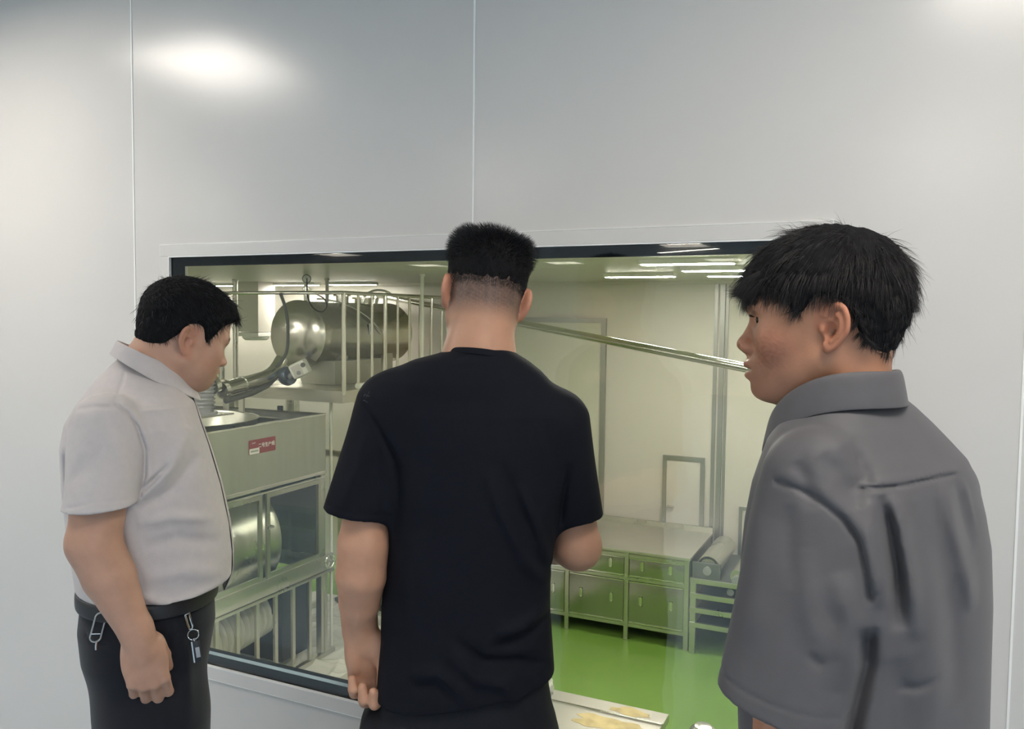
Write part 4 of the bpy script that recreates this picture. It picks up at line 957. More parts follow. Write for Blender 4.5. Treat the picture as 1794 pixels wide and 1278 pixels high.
# ------------------------------------------------------------------ left man: light short-sleeved shirt, profile to the right
def left_man():
    loc, rz = (-1.4753, -0.5026, 0.0), 0.84947
    t = thing('person', 'person in a pale grey short-sleeved shirt and dark trousers, leftmost, in profile looking down', 'person', loc, rz)
    skin = skin_mat('skin of the left man'); hm = hair_mat('black hair of the left man', (.007, .008, .011), .42)
    shirt = mat('pale warm grey shirt cotton', (.52, .475, .465), .8, spec=.2, noise=.03, nscale=60, bump=.22, bscale=700, sheen=.15)
    trou = mat('dark navy trousers', (.0058, .0068, .0115), .75, spec=.25, noise=.12, nscale=30, bump=.2, bscale=600, sheen=.1)
    H = Head((0.0600, 0.0000, 1.5207), (.90, .30, -.30), (.22, .0, 1), .97, fat=.006, low=.90, slit=.0010, slitz=.0085, neck_r=.048)
    sh, el, wr = A_((-0.0786, -0.1550, 1.3585)), A_((-0.1038, -0.1850, 1.1286)), A_((-0.0302, -0.2000, 0.9451))
    b = Body(); b.add(H.field, H.o-.17, H.o+.17, .01); I = Body()
    nb = A_((0.0013, 0.0000, 1.4398)); b.cone(H.wor(A_([[0, -.028, -.035]]))[0], nb, .055, .058, .02); b.cone(nb, nb+A_([0, 0, -.08]), .058, .085, .03)
    b.cone(A_((0.0321, 0.0000, 1.5169)), nb+A_([-.004, 0, .02]), .046, .056, .03)
    I.loft([(1.4055, -0.0223, 0.0762, 0.1200, 0.0000), (1.3436, -0.0327, 0.1154, 0.1600, 0.0000), (1.2043, -0.0109, 0.1342, 0.1500, 0.0000), (1.0631, 0.0046, 0.1443, 0.1500, 0.0000), (0.9368, -0.0108, 0.1267, 0.1500, 0.0000), (.80, -.03, .13, .15, 0)], .05, n=2.1)
    I.chain([sh, el], [.056, .050], .03); b.chain([sh+(el-sh)*.45, el], [.052, .049], .01); b.chain([el, el+(wr-el)*.35, wr], [.0505, .048, .030], .008)
    b.ell(el+A_([-.022, 0, .012]), (.022, .026, .026), .02)
    add_hand(b, wr+A_([.004, 0, -.01]), (.17, .0, -1), (.05, -1, -.02), -1, (.62, 1.25, 1.0), 1.08, (.3, .25), .02, .0035)
    s2, e2, w2 = sh*A_([1, -1, 1]), el*A_([1, -1, 1])+A_([.03, 0, 0]), wr*A_([1, -1, 1])+A_([-.01, 0, 0])
    I.chain([s2, e2], [.056, .050], .03); b.chain([s2+(e2-s2)*.45, e2], [.052, .049], .01); b.chain([e2, w2], [.050, .033], .018); add_hand(b, w2, (.1, 0, -1), (0, 1, 0), 1, (.5, .9, .7), 1.05)
    for y in (-.09, .09): I.chain([A_([-.01, y, .86]), A_([0, y, .48]), A_([-.02, y, .08])], [.085, .055, .04], .04)
    # shirt
    s = Body()
    s.loft([(1.4826, -0.0438, 0.0184, 0.0350, 0.0000), (1.4552, -0.0259, 0.0642, 0.0700, 0.0000), (1.4279, -0.0231, 0.0914, 0.0980, 0.0000), (1.4055, -0.0251, 0.1049, 0.1250, 0.0000), (1.3832, -0.0269, 0.1184, 0.1580, 0.0000), (1.3435, -0.0322, 0.1351, 0.1800, 0.0000), (1.2934, -0.0286, 0.1480, 0.1820, 0.0000), (1.2046, -0.0149, 0.1589, 0.1780, 0.0000), (1.1149, -0.0026, 0.1643, 0.1720, 0.0000),
            (1.0504, 0.0040, 0.1634, 0.1700, 0.0000), (1.0015, 0.0060, 0.1597, 0.1680, 0.0000), (0.9688, -0.0002, 0.1508, 0.1660, 0.0000), (0.9530, -0.0069, 0.1401, 0.1650, 0.0000), (0.9172, -0.0087, 0.1367, 0.1620, 0.0000)], n=2.15)
    cu = A_((-0.0934, -0.1900, 1.2041)); ct = [A_((-0.1493, -0.1900, 1.2021)), A_((-0.0349, -0.1900, 1.2073))]
    for sg in (1, -1):
        a_, b_ = A_((-0.0795, -0.1350, 1.3526))*A_([1, sg, 1]), cu*A_([1, sg, 1]); m_ = A_([.1, .1, .1])
        s.add(sleeve_field(a_, b_, .070, .0665, 1.0, ct, .056), np.minimum(a_, b_)-m_, np.maximum(a_, b_)+m_, .014)
    s.add(lambda P: ((-0.0730, -0.1200, 0.9915)[2]+.006*np.sin(P[:, 0]*20)-P[:, 2]).astype(F32), A_([-1, -1, 0.]), A_([1, 1, 1.2]), .004, 'i')
    s.cone(nb+A_([.02, 0, .10]), nb+A_([.0, 0, .0]), .060, .058, .006, 's')
    seamz = [(-0.0659, 1.4041), (-0.0435, 1.3874), (-0.0242, 1.3556), (-0.0112, 1.3087), (-0.0129, 1.2565), (-0.0241, 1.2084)]
    def post(P, d):
        near = sstep(-P[:, 1], .0, .03)
        d = d+fold2(P, seamz, .0030, .0045, .05, -1)-fold2(P, [(a+.010, c) for a, c in seamz], .006, .0026, .05, -1)
        d = d+fold2(P, [(-0.1319, 1.3920), (-0.0990, 1.3979), (-0.0635, 1.3968)], .0035, .0028, .1, -1)                 # shoulder seam
        d = d+fold2(P, [(-0.0468, 1.4596), (-0.0535, 1.4316), (-0.0688, 1.3969)], .0030, .0022, .1, -1)
        d = d+fold2(P, [(-0.1481, 1.2131), (-0.0970, 1.2268), (-0.0307, 1.2217)], .0025, .0016, .05, -1)
        for p, w, a in (((((-0.0303, 1.1890)), ((0.0379, 1.2200)), ((0.0892, 1.2897))), .014, .0080), (((-0.0285, 1.1589), (0.0373, 1.1690), (0.1280, 1.1453)), .012, -.0060),
                        (((0.0386, 1.2804), (-0.0036, 1.2410), (-0.0168, 1.2239)), .0055, .0080), (((0.0728, 1.3453), (0.0386, 1.2744), (-0.0168, 1.2299)), .014, -.0065),
                        (((-0.0553, 1.1613), (-0.0498, 1.0950), (-0.0350, 1.0030)), .004, .0030), (((-0.0192, 1.0435), (0.0584, 1.0531), (0.1444, 1.0185)), .018, -.006),
                        (((-0.0359, 1.0152), (0.0352, 0.9857), (0.1325, 1.0011)), .010, -.007), (((-0.0183, 1.1099), (0.0480, 1.1217), (0.1391, 1.0881)), .014, .0055),
                        (((-0.1349, 1.3048), (-0.0953, 1.3359), (-0.0402, 1.3388)), .02, -.002), (((-0.1407, 1.2500), (-0.1057, 1.3031), (-0.0853, 1.3465)), .012, .0045), (((-0.1601, 1.3065), (-0.1589, 1.2608), (-0.1559, 1.2033)), .006, .006), (((-0.0416, 1.2429), (-0.0509, 1.3000), (-0.0653, 1.3456)), .011, -.0040)):
            d = d+fold2(P, p, w, a, .3, -1)
        return d
    s.post.append(post)
    so, sv, sq = sdf_obj('shirt', s, .0029, shirt, t)
    # button placket: a strip down the front, thin dark line along its edge, small buttons
    fr = [A_(p) for p in ((0.0702, -0.0100, 1.4165), (0.0821, -0.0260, 1.3886), (0.0986, -0.0400, 1.3455), (0.1164, -0.0460, 1.2774), (0.1346, -0.0480, 1.2069), (0.1484, -0.0480, 1.1483), (0.1564, -0.0480, 1.0898), (0.1586, -0.0460, 1.0438), (0.1572, -0.0440, 1.0046), (0.1451, -0.0400, 0.9632))]
    def frontpt(p):
        lo_, hi_ = p[0]-.03, p[0]+.06; xs = np.linspace(lo_, hi_, 90); d = s(np.stack([xs, 0*xs+p[1], 0*xs+p[2]], 1).astype(F32), False); i = np.flatnonzero(d < 0); return A_([xs[i[-1]] if len(i) else p[0], p[1], p[2]])
    fr2 = [frontpt(p) for p in fr]
    fc = [A_(v) for v in curve_pts([tuple(map(float, v)) for v in fr2], 6)]; pv, pf = [], []
    for i, v in enumerate(fc):
        for k in range(5):
            q = frontpt(v+A_([0, .0085*k, 0])); pv.append((float(q[0])+.0012, float(q[1]), float(q[2])))
        if i:
            for k in range(4): n0 = (i-1)*5+k; pf.append((n0, n0+1, n0+6, n0+5))
    me = bpy.data.meshes.new('placket'); me.from_pydata(pv, [], pf); me.shade_smooth(); o = link_mesh('placket', me, shirt, t)
    sd_ = o.modifiers.new('thickness', 'SOLIDIFY'); sd_.thickness = .003; sd_.offset = 0
    b2 = MB(); b2.tube([Vector((a+A_([.0008, 0, 0])).tolist()) for a in fc], .0017, 8); b2.build('placket_edge', mat('dark placket edge', (.05, .045, .045), .8), t)
    for k in (0, 2, 5, 7): 
        p = fr2[k]+(fr2[k+1]-fr2[k])*.4; o = MB().cyl((0, 0, 0), (.0035, -.001, 0), .0050, seg=16).build('button', M['alu'], t); o.location = Vector((frontpt(p+A_([0, .012, 0]))+A_([-.001, 0, 0])).tolist())
    # collar
    cc = A_((0.0050, 0.0000, 1.4597)); e1 = A_([.067, .010, -.034]); e2 = A_([0, .068, 0])
    def ring(sc, dz, dfront=0.0, y=1.0):
        def f(a): return cc+e1*math.cos(a)*sc+e2*math.sin(a)*sc*y+A_([0, 0, dz+dfront*math.cos(a)])+A_([.012*max(0, math.cos(a))*(sc-1)*6, 0, 0])
        return f
    collar_mesh('collar', [ring(.93, -.012), ring(.95, .012), ring(.98, .026), ring(1.03, .0275), ring(1.10, .014), ring(1.20, -.010, -.006), ring(1.25, -.020, -.012)], shirt, t, .0022, 14, 346)
    # trousers, belt, shoes
    tr = Body()
    tr.loft([(.40, -.03, .1, .1, 0), (0.6532, -0.0055, 0.0955, 0.1650, 0.0000), (0.7035, -0.0088, 0.1005, 0.1680, 0.0000), (0.7691, -0.0118, 0.1152, 0.1700, 0.0000), (0.8341, -0.0136, 0.1310, 0.1680, 0.0000), (0.8982, -0.0105, 0.1395, 0.1650, 0.0000), (0.9491, -0.0071, 0.1378, 0.1600, 0.0000)], n=2.2)
    tr.it.pop()
    tr.loft([(.60, -.005, .092, .150, 0), (0.6532, -0.0055, 0.0955, 0.1650, 0.0000), (0.7035, -0.0088, 0.1005, 0.1680, 0.0000), (0.7691, -0.0118, 0.1152, 0.1700, 0.0000), (0.8341, -0.0136, 0.1310, 0.1680, 0.0000), (0.8982, -0.0105, 0.1395, 0.1630, 0.0000), (0.9557, -0.0083, 0.1354, 0.1570, 0.0000), (0.9878, -0.0086, 0.1323, 0.1540, 0.0000)], n=2.2)
    for y in (-.088, .088): tr.chain([A_([.0, y*.85, .70]), A_([.005, y, .46]), A_([-.015, y, .05])], [.100, .084, .075], .07)
    tr.add(lambda P: .022-P[:, 2], A_([-1, -1, 0.]), A_([1, 1, .2]), .003, 'i')
    tr.post.append(lambda P, d: d+fold2(P, [(-0.1306, 0.9223), (-0.1137, 0.9082), (-0.0832, 0.9081)], .003, .003, .1, -1)-fold2(P, [(0.0335, 0.9536), (0.0653, 0.8586), (0.0694, 0.7240)], .012, .004, .3, -1)
                   +fold2(P, [(0.0532, 0.9665), (0.0440, 0.9222), (0.0055, 0.8682)], .003, .003, .1, -1))
    sdf_obj('trousers', tr, .0048, trou, t)
    bd = covered(I, b, [s, tr]); ob, v, q = sdf_obj('body', bd, .0029, skin, t, skin_tint(SK_L, H, flush=.7, stubble=.2))
    for sd in (1, -1): eyeball(H, t, sd, EYE, (0, .95, -.3)); brow_strands(H, b, v, t, hm, sd)
    # hair
    ln_y = [-.12, -.092, -.075, -.05, -.032, -.018, .0, .016, .026, .034, .042, .060, .080, .098, .12]
    ln_z = [-.030, -.032, -.034, -.024, .004, .034, .042, .036, .012, .004, .020, .052, .064, .070, .072]
    zmin = lambda q: np.interp(q[:, 1], ln_y, ln_z)
    T = lambda q: .007+.011*sstep(q[:, 2], .03, .11)+.004*sstep(q[:, 1], .05, .10)
    def st(v, q, n, ok):
        i = RNG.choice(np.flatnonzero(ok), 7000); q, n, r = q[i], n[i], v[i]
        fl = np.stack([np.where(q[:, 0] > -.02, .8, -.8)*(q[:, 2] > .06), .55+0*q[:, 0], -.6-4*np.clip(.09-q[:, 2], 0, .2)], 1); fl = H.vec(fl); fl -= n*(fl*n).sum(1, keepdims=True)
        fl /= np.linalg.norm(fl, axis=1, keepdims=True)+1e-6
        return strands(r-n*.004, fl+n*.22, RNG.uniform(.016, .032, 7000)*(.55+.45*sstep(q[:, 2], .0, .06)), np.full(7000, .00042), -n*.35, 4, .16)
    make_hair('hair', H, T, zmin, t, hm, ((.15, .15, .12), (.15, .15, .19)), [st])
    bz0, bz1 = (-0.0148, -0.1200, 0.9598)[2], (-0.0144, -0.1200, 0.9887)[2]; xc, xh = (0.9365, -0.0089, 0.1394, 0.1620, 0.0000)[1:3]
    ringp = lambda sc, z: (lambda a: A_([xc+(xh+sc)*math.copysign(abs(math.cos(a))**.93, math.cos(a)), (.161+sc)*math.copysign(abs(math.sin(a))**.93, math.sin(a)), z]))
    collar_mesh('belt', [ringp(.003, bz0-.004), ringp(.0045, bz0), ringp(.0045, bz1-.006), ringp(.001, bz1)], mat('black leather belt', (.014, .014, .016), .45), t, .003)
    o = MB().box((-.006, -.014, -.020), (.006, .014, .020), .003).build('belt_buckle', M['darksteel'], t, 40); o.location = (xc+xh-.012, -.055, bz0+.018); o.rotation_euler = (0, .3, -.5)
    for y in (-.09, .09): shoe('shoe', (-.05, y, 0), (1, -.05 if y < 0 else .12, 0), SHOE, t)
    # what hangs at the belt
    def surf(px, py_):
        return px
    def on_side(p):
        ys = np.linspace(-.30, 0, 200); d = tr(np.stack([0*ys+p[0], ys, 0*ys+p[2]], 1).astype(F32), False); i = np.flatnonzero(d < 0); return A_([p[0], (ys[i[0]] if len(i) else p[1]), p[2]])
    Mw = t.matrix_basis.copy(); Mw = Matrix.Translation(Vector(loc)) @ Matrix.Rotation(rz, 4, 'Z')
    p = on_side(A_((-0.1014, -0.1500, 0.9479)))+A_([0, -.016, 0])
    c = thing('carabiner', 'grey oval carabiner clipped at the back pocket of the leftmost person', 'carabiner', Mw @ Vector(p.tolist()), rz)
    pts = arc((0.004, 0, .018), .010, 0, math.pi, (1, 0, 0), (0, 0, 1), 8)+arc((-.006, 0, -.020), .010, math.pi, 2*math.pi, (1, 0, 0), (0, 0, 1), 8)
    MB().tube(pts, .0018, 8, True).build('ring', M['alu'], c); MB().cyl((-.014, -.001, -.012), (.003, -.001, -.014), .0016).build('gate', M['chrome'], c)
    MB().tube([(-.004, 0, -.030), (-.005, -.001, -.038), (-.005, -.001, -.046)], .0022, 8).build('hook', M['chrome'], c)
    p = on_side(A_((0.0708, -0.1500, 0.9268)))+A_([0, -.006, 0])
    c = thing('key_clip', 'silver key clip with ring hanging from the belt of the leftmost person', 'key clip', Mw @ Vector(p.tolist()), rz)
    b3 = MB(); b3.tube([(-.010, 0, .026), (-.002, -.003, .029), (-.001, -.003, .020), (.004, -.002, .0), (.003, -.002, -.006), (-.002, -.002, -.006), (-.006, -.002, .006), (-.010, 0, .024)], .0021, 8, True); b3.build('clip', M['chrome'], c)
    MB().tube([(.005+.011*math.cos(R_(15*k)), -.004, -.018+.011*math.sin(R_(15*k))) for k in range(24)], .0011, 8, True).build('split_ring', M['chrome'], c)
    p2 = p+A_([.012, -.006, -.050])
    c = thing('key_fob', 'small black key fob hanging below the silver key ring', 'key fob', Mw @ Vector(p2.tolist()), rz); c.rotation_euler = (0, -.12, rz)
    MB().box((-.007, -.004, -.026), (.007, .004, .020), .002).build('case', M['blackplastic'], c, 40); MB().box((-.0095, -.003, -.026), (-.007, .003, .020)).build('side_strip', M['chrome'], c, 0)
    MB().box((-.003, -.0046, -.016), (.005, -.004, .006)).build('buttons', M['greymotor'], c, 0); MB().cyl((-.002, 0, .018), (-.003, 0, .026), .003).build('cap', M['chrome'], c)
    return t

# ------------------------------------------------------------------ middle man: black T-shirt, seen from behind
def middle_man():
    loc, rz = (-0.7348, -0.4326, 0.0), 0.49312
    t = thing('person', 'person in a black T-shirt and black trousers seen from behind, in the middle', 'person', loc, rz)
    skin = skin_mat('skin of the middle man'); hm = hair_mat('black cropped hair of the middle man', (.007, .0075, .010), .42)
    tee = mat('black T-shirt cotton', (.0052, .0062, .0105), .80, spec=.14, noise=.06, nscale=50, bump=.15, bscale=800)
    trou = mat('black ribbed trousers', (.0055, .0065, .0105), .75, spec=.25, bump=.25, bscale=300, stretch=(3, 3, .05))
    H = Head((0.0353, 0.0350, 1.6123), (-.13, .98, -.10), (.17, 0, 1), .97, neck_r=.050)
    hs, he, hw = A_((-0.1324, -0.0000, 1.4113)), A_((-0.1864, -0.0250, 1.1369)), A_((-0.2024, 0.0180, 0.9800))
    rs_, re, rw = A_((0.1859, 0.0100, 1.3866)), A_((0.2222, 0.0300, 1.1345)), A_((0.1179, 0.2700, 1.1013))
    b = Body(); b.add(H.field, H.o-.17, H.o+.17, .01); I = Body()
    nb = A_((0.0249, 0.0000, 1.4896)); b.cone(H.wor(A_([[0, -.030, -.03]]))[0], nb, .057, .062, .03); b.cone(nb, nb+A_([0, .01, -.08]), .062, .10, .04)
    for e in (A_((-0.1092, -0.0000, 1.4543)), A_((0.1625, -0.0000, 1.4236))): I.cone(nb+A_([0, 0, -.03]), e, .045, .040, .05)
    I.loft([(1.4357, 0.0043, 0.1580, 0.0800, 0.0000), (1.3602, 0.0183, 0.1559, 0.0950, 0.0000), (1.2076, 0.0194, 0.1406, 0.1000, 0.0000), (1.0313, 0.0073, 0.1386, 0.1000, 0.0000), (0.8976, 0.0085, 0.1503, 0.1100, 0.0000), (.78, -.01, .14, .11, 0)], .04)
    I.chain([hs, he], [.054, .046], .04);  b.chain([A_((-0.1688, -0.0050, 1.2634)), A_((-0.1803, -0.0150, 1.2063)), A_((-0.1853, -0.0250, 1.1552)), A_((-0.1895, -0.0250, 1.0981)), A_((-0.1952, -0.0050, 1.0393)), A_((-0.2046, 0.0180, 0.9755))], [.041, .0435, .0480, .0470, .0385, .0270], .004)
    add_hand(b, hw+A_([.012, .0, -.005]), (.10, .02, -1), (-.10, .99, .05), 1, (.75, 1.35, 1.0), 1.04, (.10, .18), -.012, .006)
    I.chain([rs_, re], [.052, .043], .04); b.chain([rs_+(re-rs_)*.55, re], [.042, .043], .01); b.chain([re, re+(rw-re)*.35, rw], [.044, .043, .030], .018)
    add_hand(b, rw, (-.55, .8, .15), (.2, .3, .9), -1, (.4, .6, .4), .98)
    for x in (-.10, .08): I.chain([A_([x, 0, .84]), A_([x, .0, .46]), A_([x, -.02, .08])], [.085, .055, .04], .04)
    s = Body()
    s.loft([(1.5207, 0.0296, 0.0562, 0.0700, 0.0000), (1.5111, 0.0244, 0.0744, 0.0770, 0.0000), (1.4981, 0.0109, 0.1096, 0.0840, 0.0000), (1.4809, 0.0048, 0.1374, 0.0900, 0.0000), (1.4594, 0.0036, 0.1595, 0.0960, 0.0000), (1.4336, 0.0100, 0.1795, 0.1000, 0.0000), (1.4034, 0.0151, 0.1878, 0.1080, 0.0000), (1.3493, 0.0188, 0.1829, 0.1150, 0.0000), (1.2623, 0.0225, 0.1695, 0.1180, 0.0000),
            (1.2021, 0.0219, 0.1601, 0.1180, 0.0000), (1.1143, 0.0074, 0.1583, 0.1180, 0.0000), (1.0313, 0.0054, 0.1604, 0.1200, 0.0000), (0.9646, 0.0081, 0.1630, 0.1250, 0.0000), (0.8976, 0.0076, 0.1688, 0.1300, 0.0000), (0.8190, 0.0055, 0.1731, 0.1340, 0.0000)], n=2.3)
    lc, rc = A_((-0.1947, -0.0180, 1.2211)), A_((0.2222, 0.0200, 1.1889))
    m_ = A_([.1, .1, .1]); ls, rsh = A_((-0.1409, 0.0000, 1.4113)), A_((0.1805, 0.0000, 1.3813))
    l0, l1, r0, r1 = A_((-0.2585, -0.0000, 1.2235)), A_((-0.1318, -0.0000, 1.2036)), A_((0.1800, -0.0000, 1.1874)), A_((0.2588, -0.0000, 1.1993))
    s.add(sleeve_field(ls, lc, .060, .064, 1.05, (l0, l1), .0525), np.minimum(ls, lc)-m_, np.maximum(ls, lc)+m_, .030)
    s.add(sleeve_field(rsh, rc, .055, .047, 1.25, (r0, r1), .0405), np.minimum(rsh, rc)-m_, np.maximum(rsh, rc)+m_, .030)
    h0, h1 = A_((-0.1578, -0.1000, 0.8791)), A_((0.1665, -0.1000, 0.9056))
    s.add(lambda P: (h0[2]+(P[:, 0]-h0[0])*(h1[2]-h0[2])/(h1[0]-h0[0])+.010*np.sin(P[:, 0]*9)-.008-P[:, 2]).astype(F32), A_([-1, -1, .3]), A_([1, 1, h1[2]+.05]), .003, 'i')
    s.cone(nb+A_([.0, .0, .12]), nb+A_([.0, .0, .01]), .0615, .0615, .005, 's')
    def post(P, d):
        for p, w, a in ((((-0.1854, 1.4239), (-0.1557, 1.3811), (-0.1215, 1.3165), (-0.1148, 1.2297)), .006, .006), (((0.1912, 1.3170), (0.1835, 1.2512), (0.1778, 1.1907)), .006, .006),
                        (((0.0394, 1.3168), (0.0639, 1.2404), (0.1117, 1.1413), (0.1617, 1.0856)), .012, -.007), (((0.0630, 1.3277), (0.0941, 1.2513), (0.1444, 1.1522)), .012, .005),
                        (((0.0992, 1.2841), (0.1273, 1.2074), (0.1635, 1.1133)), .010, -.007), (((0.1566, 1.0523), (0.1076, 1.0282), (0.0530, 1.0198)), .014, -.009), (((0.1625, 1.0277), (0.1079, 1.0026), (0.0423, 0.9910)), .012, .007),
                        (((-0.0177, 1.0149), (0.0316, 0.9699), (0.0973, 0.9636), (0.1526, 0.9405)), .012, .009), (((-0.0230, 0.9894), (0.0264, 0.9443), (0.0758, 0.9303), (0.1037, 0.8850)), .014, -.009),
                        (((-0.0987, 0.9436), (-0.0445, 0.9518), (-0.0007, 0.9201), (0.0159, 0.8862)), .012, -.007), (((-0.0932, 0.9212), (-0.0444, 0.9295), (-0.0224, 0.9002)), .012, .005),
                        (((-0.1210, 1.1752), (-0.1315, 1.0876), (-0.1204, 0.9882)), .020, .005), (((-0.0788, 1.3166), (-0.0997, 1.2079), (-0.0884, 1.0763)), .025, -.004), (((-0.2172, 1.2299), (-0.1853, 1.3165), (-0.1695, 1.3811)), .014, -.004),
                        (((-0.1852, 1.2190), (-0.1587, 1.3057), (-0.1482, 1.3704)), .012, .004), (((-0.1417, 0.8494), (-0.0112, 0.8586), (0.1642, 0.8954)), .003, .0018)):
            d = d+fold2(P, p, w, a, .3, -1)
        d = d+fold2(P, [(-0.2543, 1.2386), (-0.1852, 1.2255), (-0.1297, 1.2189)], .0018, .0015, .05)
        return d
    s.post.append(post); sdf_obj('tshirt', s, .0036, tee, t)
    mk = MB()
    for pts in (((-0.1844, 1.4218), (-0.1823, 1.4346), (-0.1780, 1.4453)), ((-0.1801, 1.4197), (-0.1770, 1.4325), (-0.1717, 1.4432)), ((-0.1833, 1.4271), (-0.1748, 1.4250)), ((-0.1812, 1.4368), (-0.1717, 1.4347)), ((-0.1759, 1.4229), (-0.1696, 1.4368))):
        q3 = []
        for (px_, pz_) in pts:
            ys = np.linspace(-.25, .05, 240); dd = s(np.stack([0*ys+px_, ys, 0*ys+pz_], 1).astype(F32), False); ii = np.flatnonzero(dd < 0); q3.append((px_, ys[ii[0]] if len(ii) else 0, pz_))
        mk.tube(q3, .0008, 6)
    mk.build('sleeve_mark', mat('faint grey print', (.030, .030, .042), .6), t)
    cc = A_((0.0280, -0.0000, 1.5089)); e1, e2 = A_([.060, 0, -.006]), A_([0, .070, -.012])
    rg = lambda sc, dz: (lambda a: cc+e1*math.cos(a)*sc+e2*math.sin(a)*sc+A_([0, 0, dz]))
    collar_mesh('neckband', [rg(1.02, -.012), rg(1.0, -.002), rg(1.02, .003), rg(1.06, .001), rg(1.12, -.010)], tee, t, .002)
    tr = Body()
    tr.loft([(.58, -.01, .158, .085, 0), (.70, -.01, .168, .115, 0), (0.7875, -0.0018, 0.1831, 0.1350, 0.0000), (0.8169, -0.0020, 0.1807, 0.1330, 0.0000), (0.8437, 0.0063, 0.1653, 0.1240, 0.0000), (0.8976, 0.0047, 0.1573, 0.1180, 0.0000), (0.9869, 0.0072, 0.1492, 0.1080, 0.0000)], n=2.3)
    for x in (-.098, .082): tr.chain([A_([x*.9, 0, .70]), A_([x*1.05, .0, .46]), A_([x*1.15, -.01, .05])], [.100, .088, .080], .07)
    tr.add(lambda P: .022-P[:, 2], A_([-1, -1, 0.]), A_([1, 1, .2]), .003, 'i'); 
    tr.post.append(lambda P, d: d-fold2(P, [(-0.1666, 0.8609), (-0.1849, 0.8221), (-0.1881, 0.7662)], .010, .006, .3))
    sdf_obj('trousers', tr, .005, trou, t)
    bd = covered(I, b, [s, tr]); ob, v, q = sdf_obj('body', bd, .0029, skin, t, skin_tint(SK_M, H, shave=(-.052, .88, A_([.050, .043, .042]))))
    for sd in (1, -1): eyeball(H, t, sd, EYE); brow_strands(H, b, v, t, hm, sd)
    ln_y = [-.12, -.09, -.06, -.03, -.015, .0, .014, .026, .036, .06, .085, .12]
    ln_z = [.018, .018, .018, .020, .034, .040, .036, .010, .010, .050, .060, .066]
    zmin = lambda q: np.interp(q[:, 1], ln_y, ln_z)+.0015*np.sin(q[:, 0]*330+2*np.sin(q[:, 0]*117))
    T = lambda q: .0005+.0085*sstep(q[:, 2], .035, .085)+.010*sstep(np.abs(q[:, 0]), .035, .06)*sstep(q[:, 2], .07, .10)+.003*sstep(q[:, 2], .10, .13)
    def st(v, q, n, ok):
        i = RNG.choice(np.flatnonzero(ok), 9000); q, n, r = q[i], n[i], v[i]; hi_ = sstep(q[:, 2], .05, .115)
        cr = q-A_([.010, -.055, .125]); fl = H.vec(cr/(np.linalg.norm(cr, axis=1, keepdims=True)+1e-6)*A_([1, 1, .2])); dn = H.vec(np.tile([0, 0, -1.0], (len(q), 1)))
        d0 = n*(.45+.45*hi_[:, None])+fl*(.75*hi_[:, None])+dn*(.8*(1-hi_[:, None]))+H.vec(np.tile([0, .1, .35], (len(q), 1)))*hi_[:, None]
        return strands(r-n*.002, d0, .0055+.013*hi_*RNG.uniform(.6, 1.15, len(q)), np.full(len(q), .00036), -n*.15, 3, .14)
    def edge(v, q, n, ok):       # short hairs along the clipped edge
        e = q[:, 2]-zmin(q); i = RNG.choice(np.flatnonzero((e > -.003) & (e < .014) & (q[:, 1] < .04)), 5000); q, n, r = q[i], n[i], v[i]; dn = H.vec(np.tile([0, 0, -1.0], (len(q), 1)))
        return strands(r-n*.0022, n*.28+dn*.9, RNG.uniform(.005, .011, len(q)), np.full(len(q), .00024), -n*.35, 3, .16)
    def fade(v, q, n, ok):       # clipped hairs fading out down the nape
        z = q[:, 2]; pr = sstep(z, -.008, .022)*(q[:, 1] < .03)*(z < .075); pr = pr/pr.sum(); i = RNG.choice(len(v), 13000, p=pr); r0 = v[i]; n0 = grad(H.skull, r0); r0 = r0-n0*H.skull(r0)[:, None]
        L = .0012+.0048*sstep(z[i], -.015, .04); dn = H.vec(np.tile([0, 0, -1.0], (len(r0), 1)))
        return strands(r0-n0*.0005, n0*.5+dn*.8, L, np.full(len(r0), .00022), -n0*.1, 2, .2)
    make_hair('hair', H, T, zmin, t, hm, ((.15, .15, .10), (.15, .15, .19)), [st, edge, fade], sink=.004, rough=.001, soft=.016)
    for x in (-.112, .094): shoe('shoe', (x, -.05, 0), (.1 if x > 0 else -.15, 1, 0), SHOE, t)
    return t

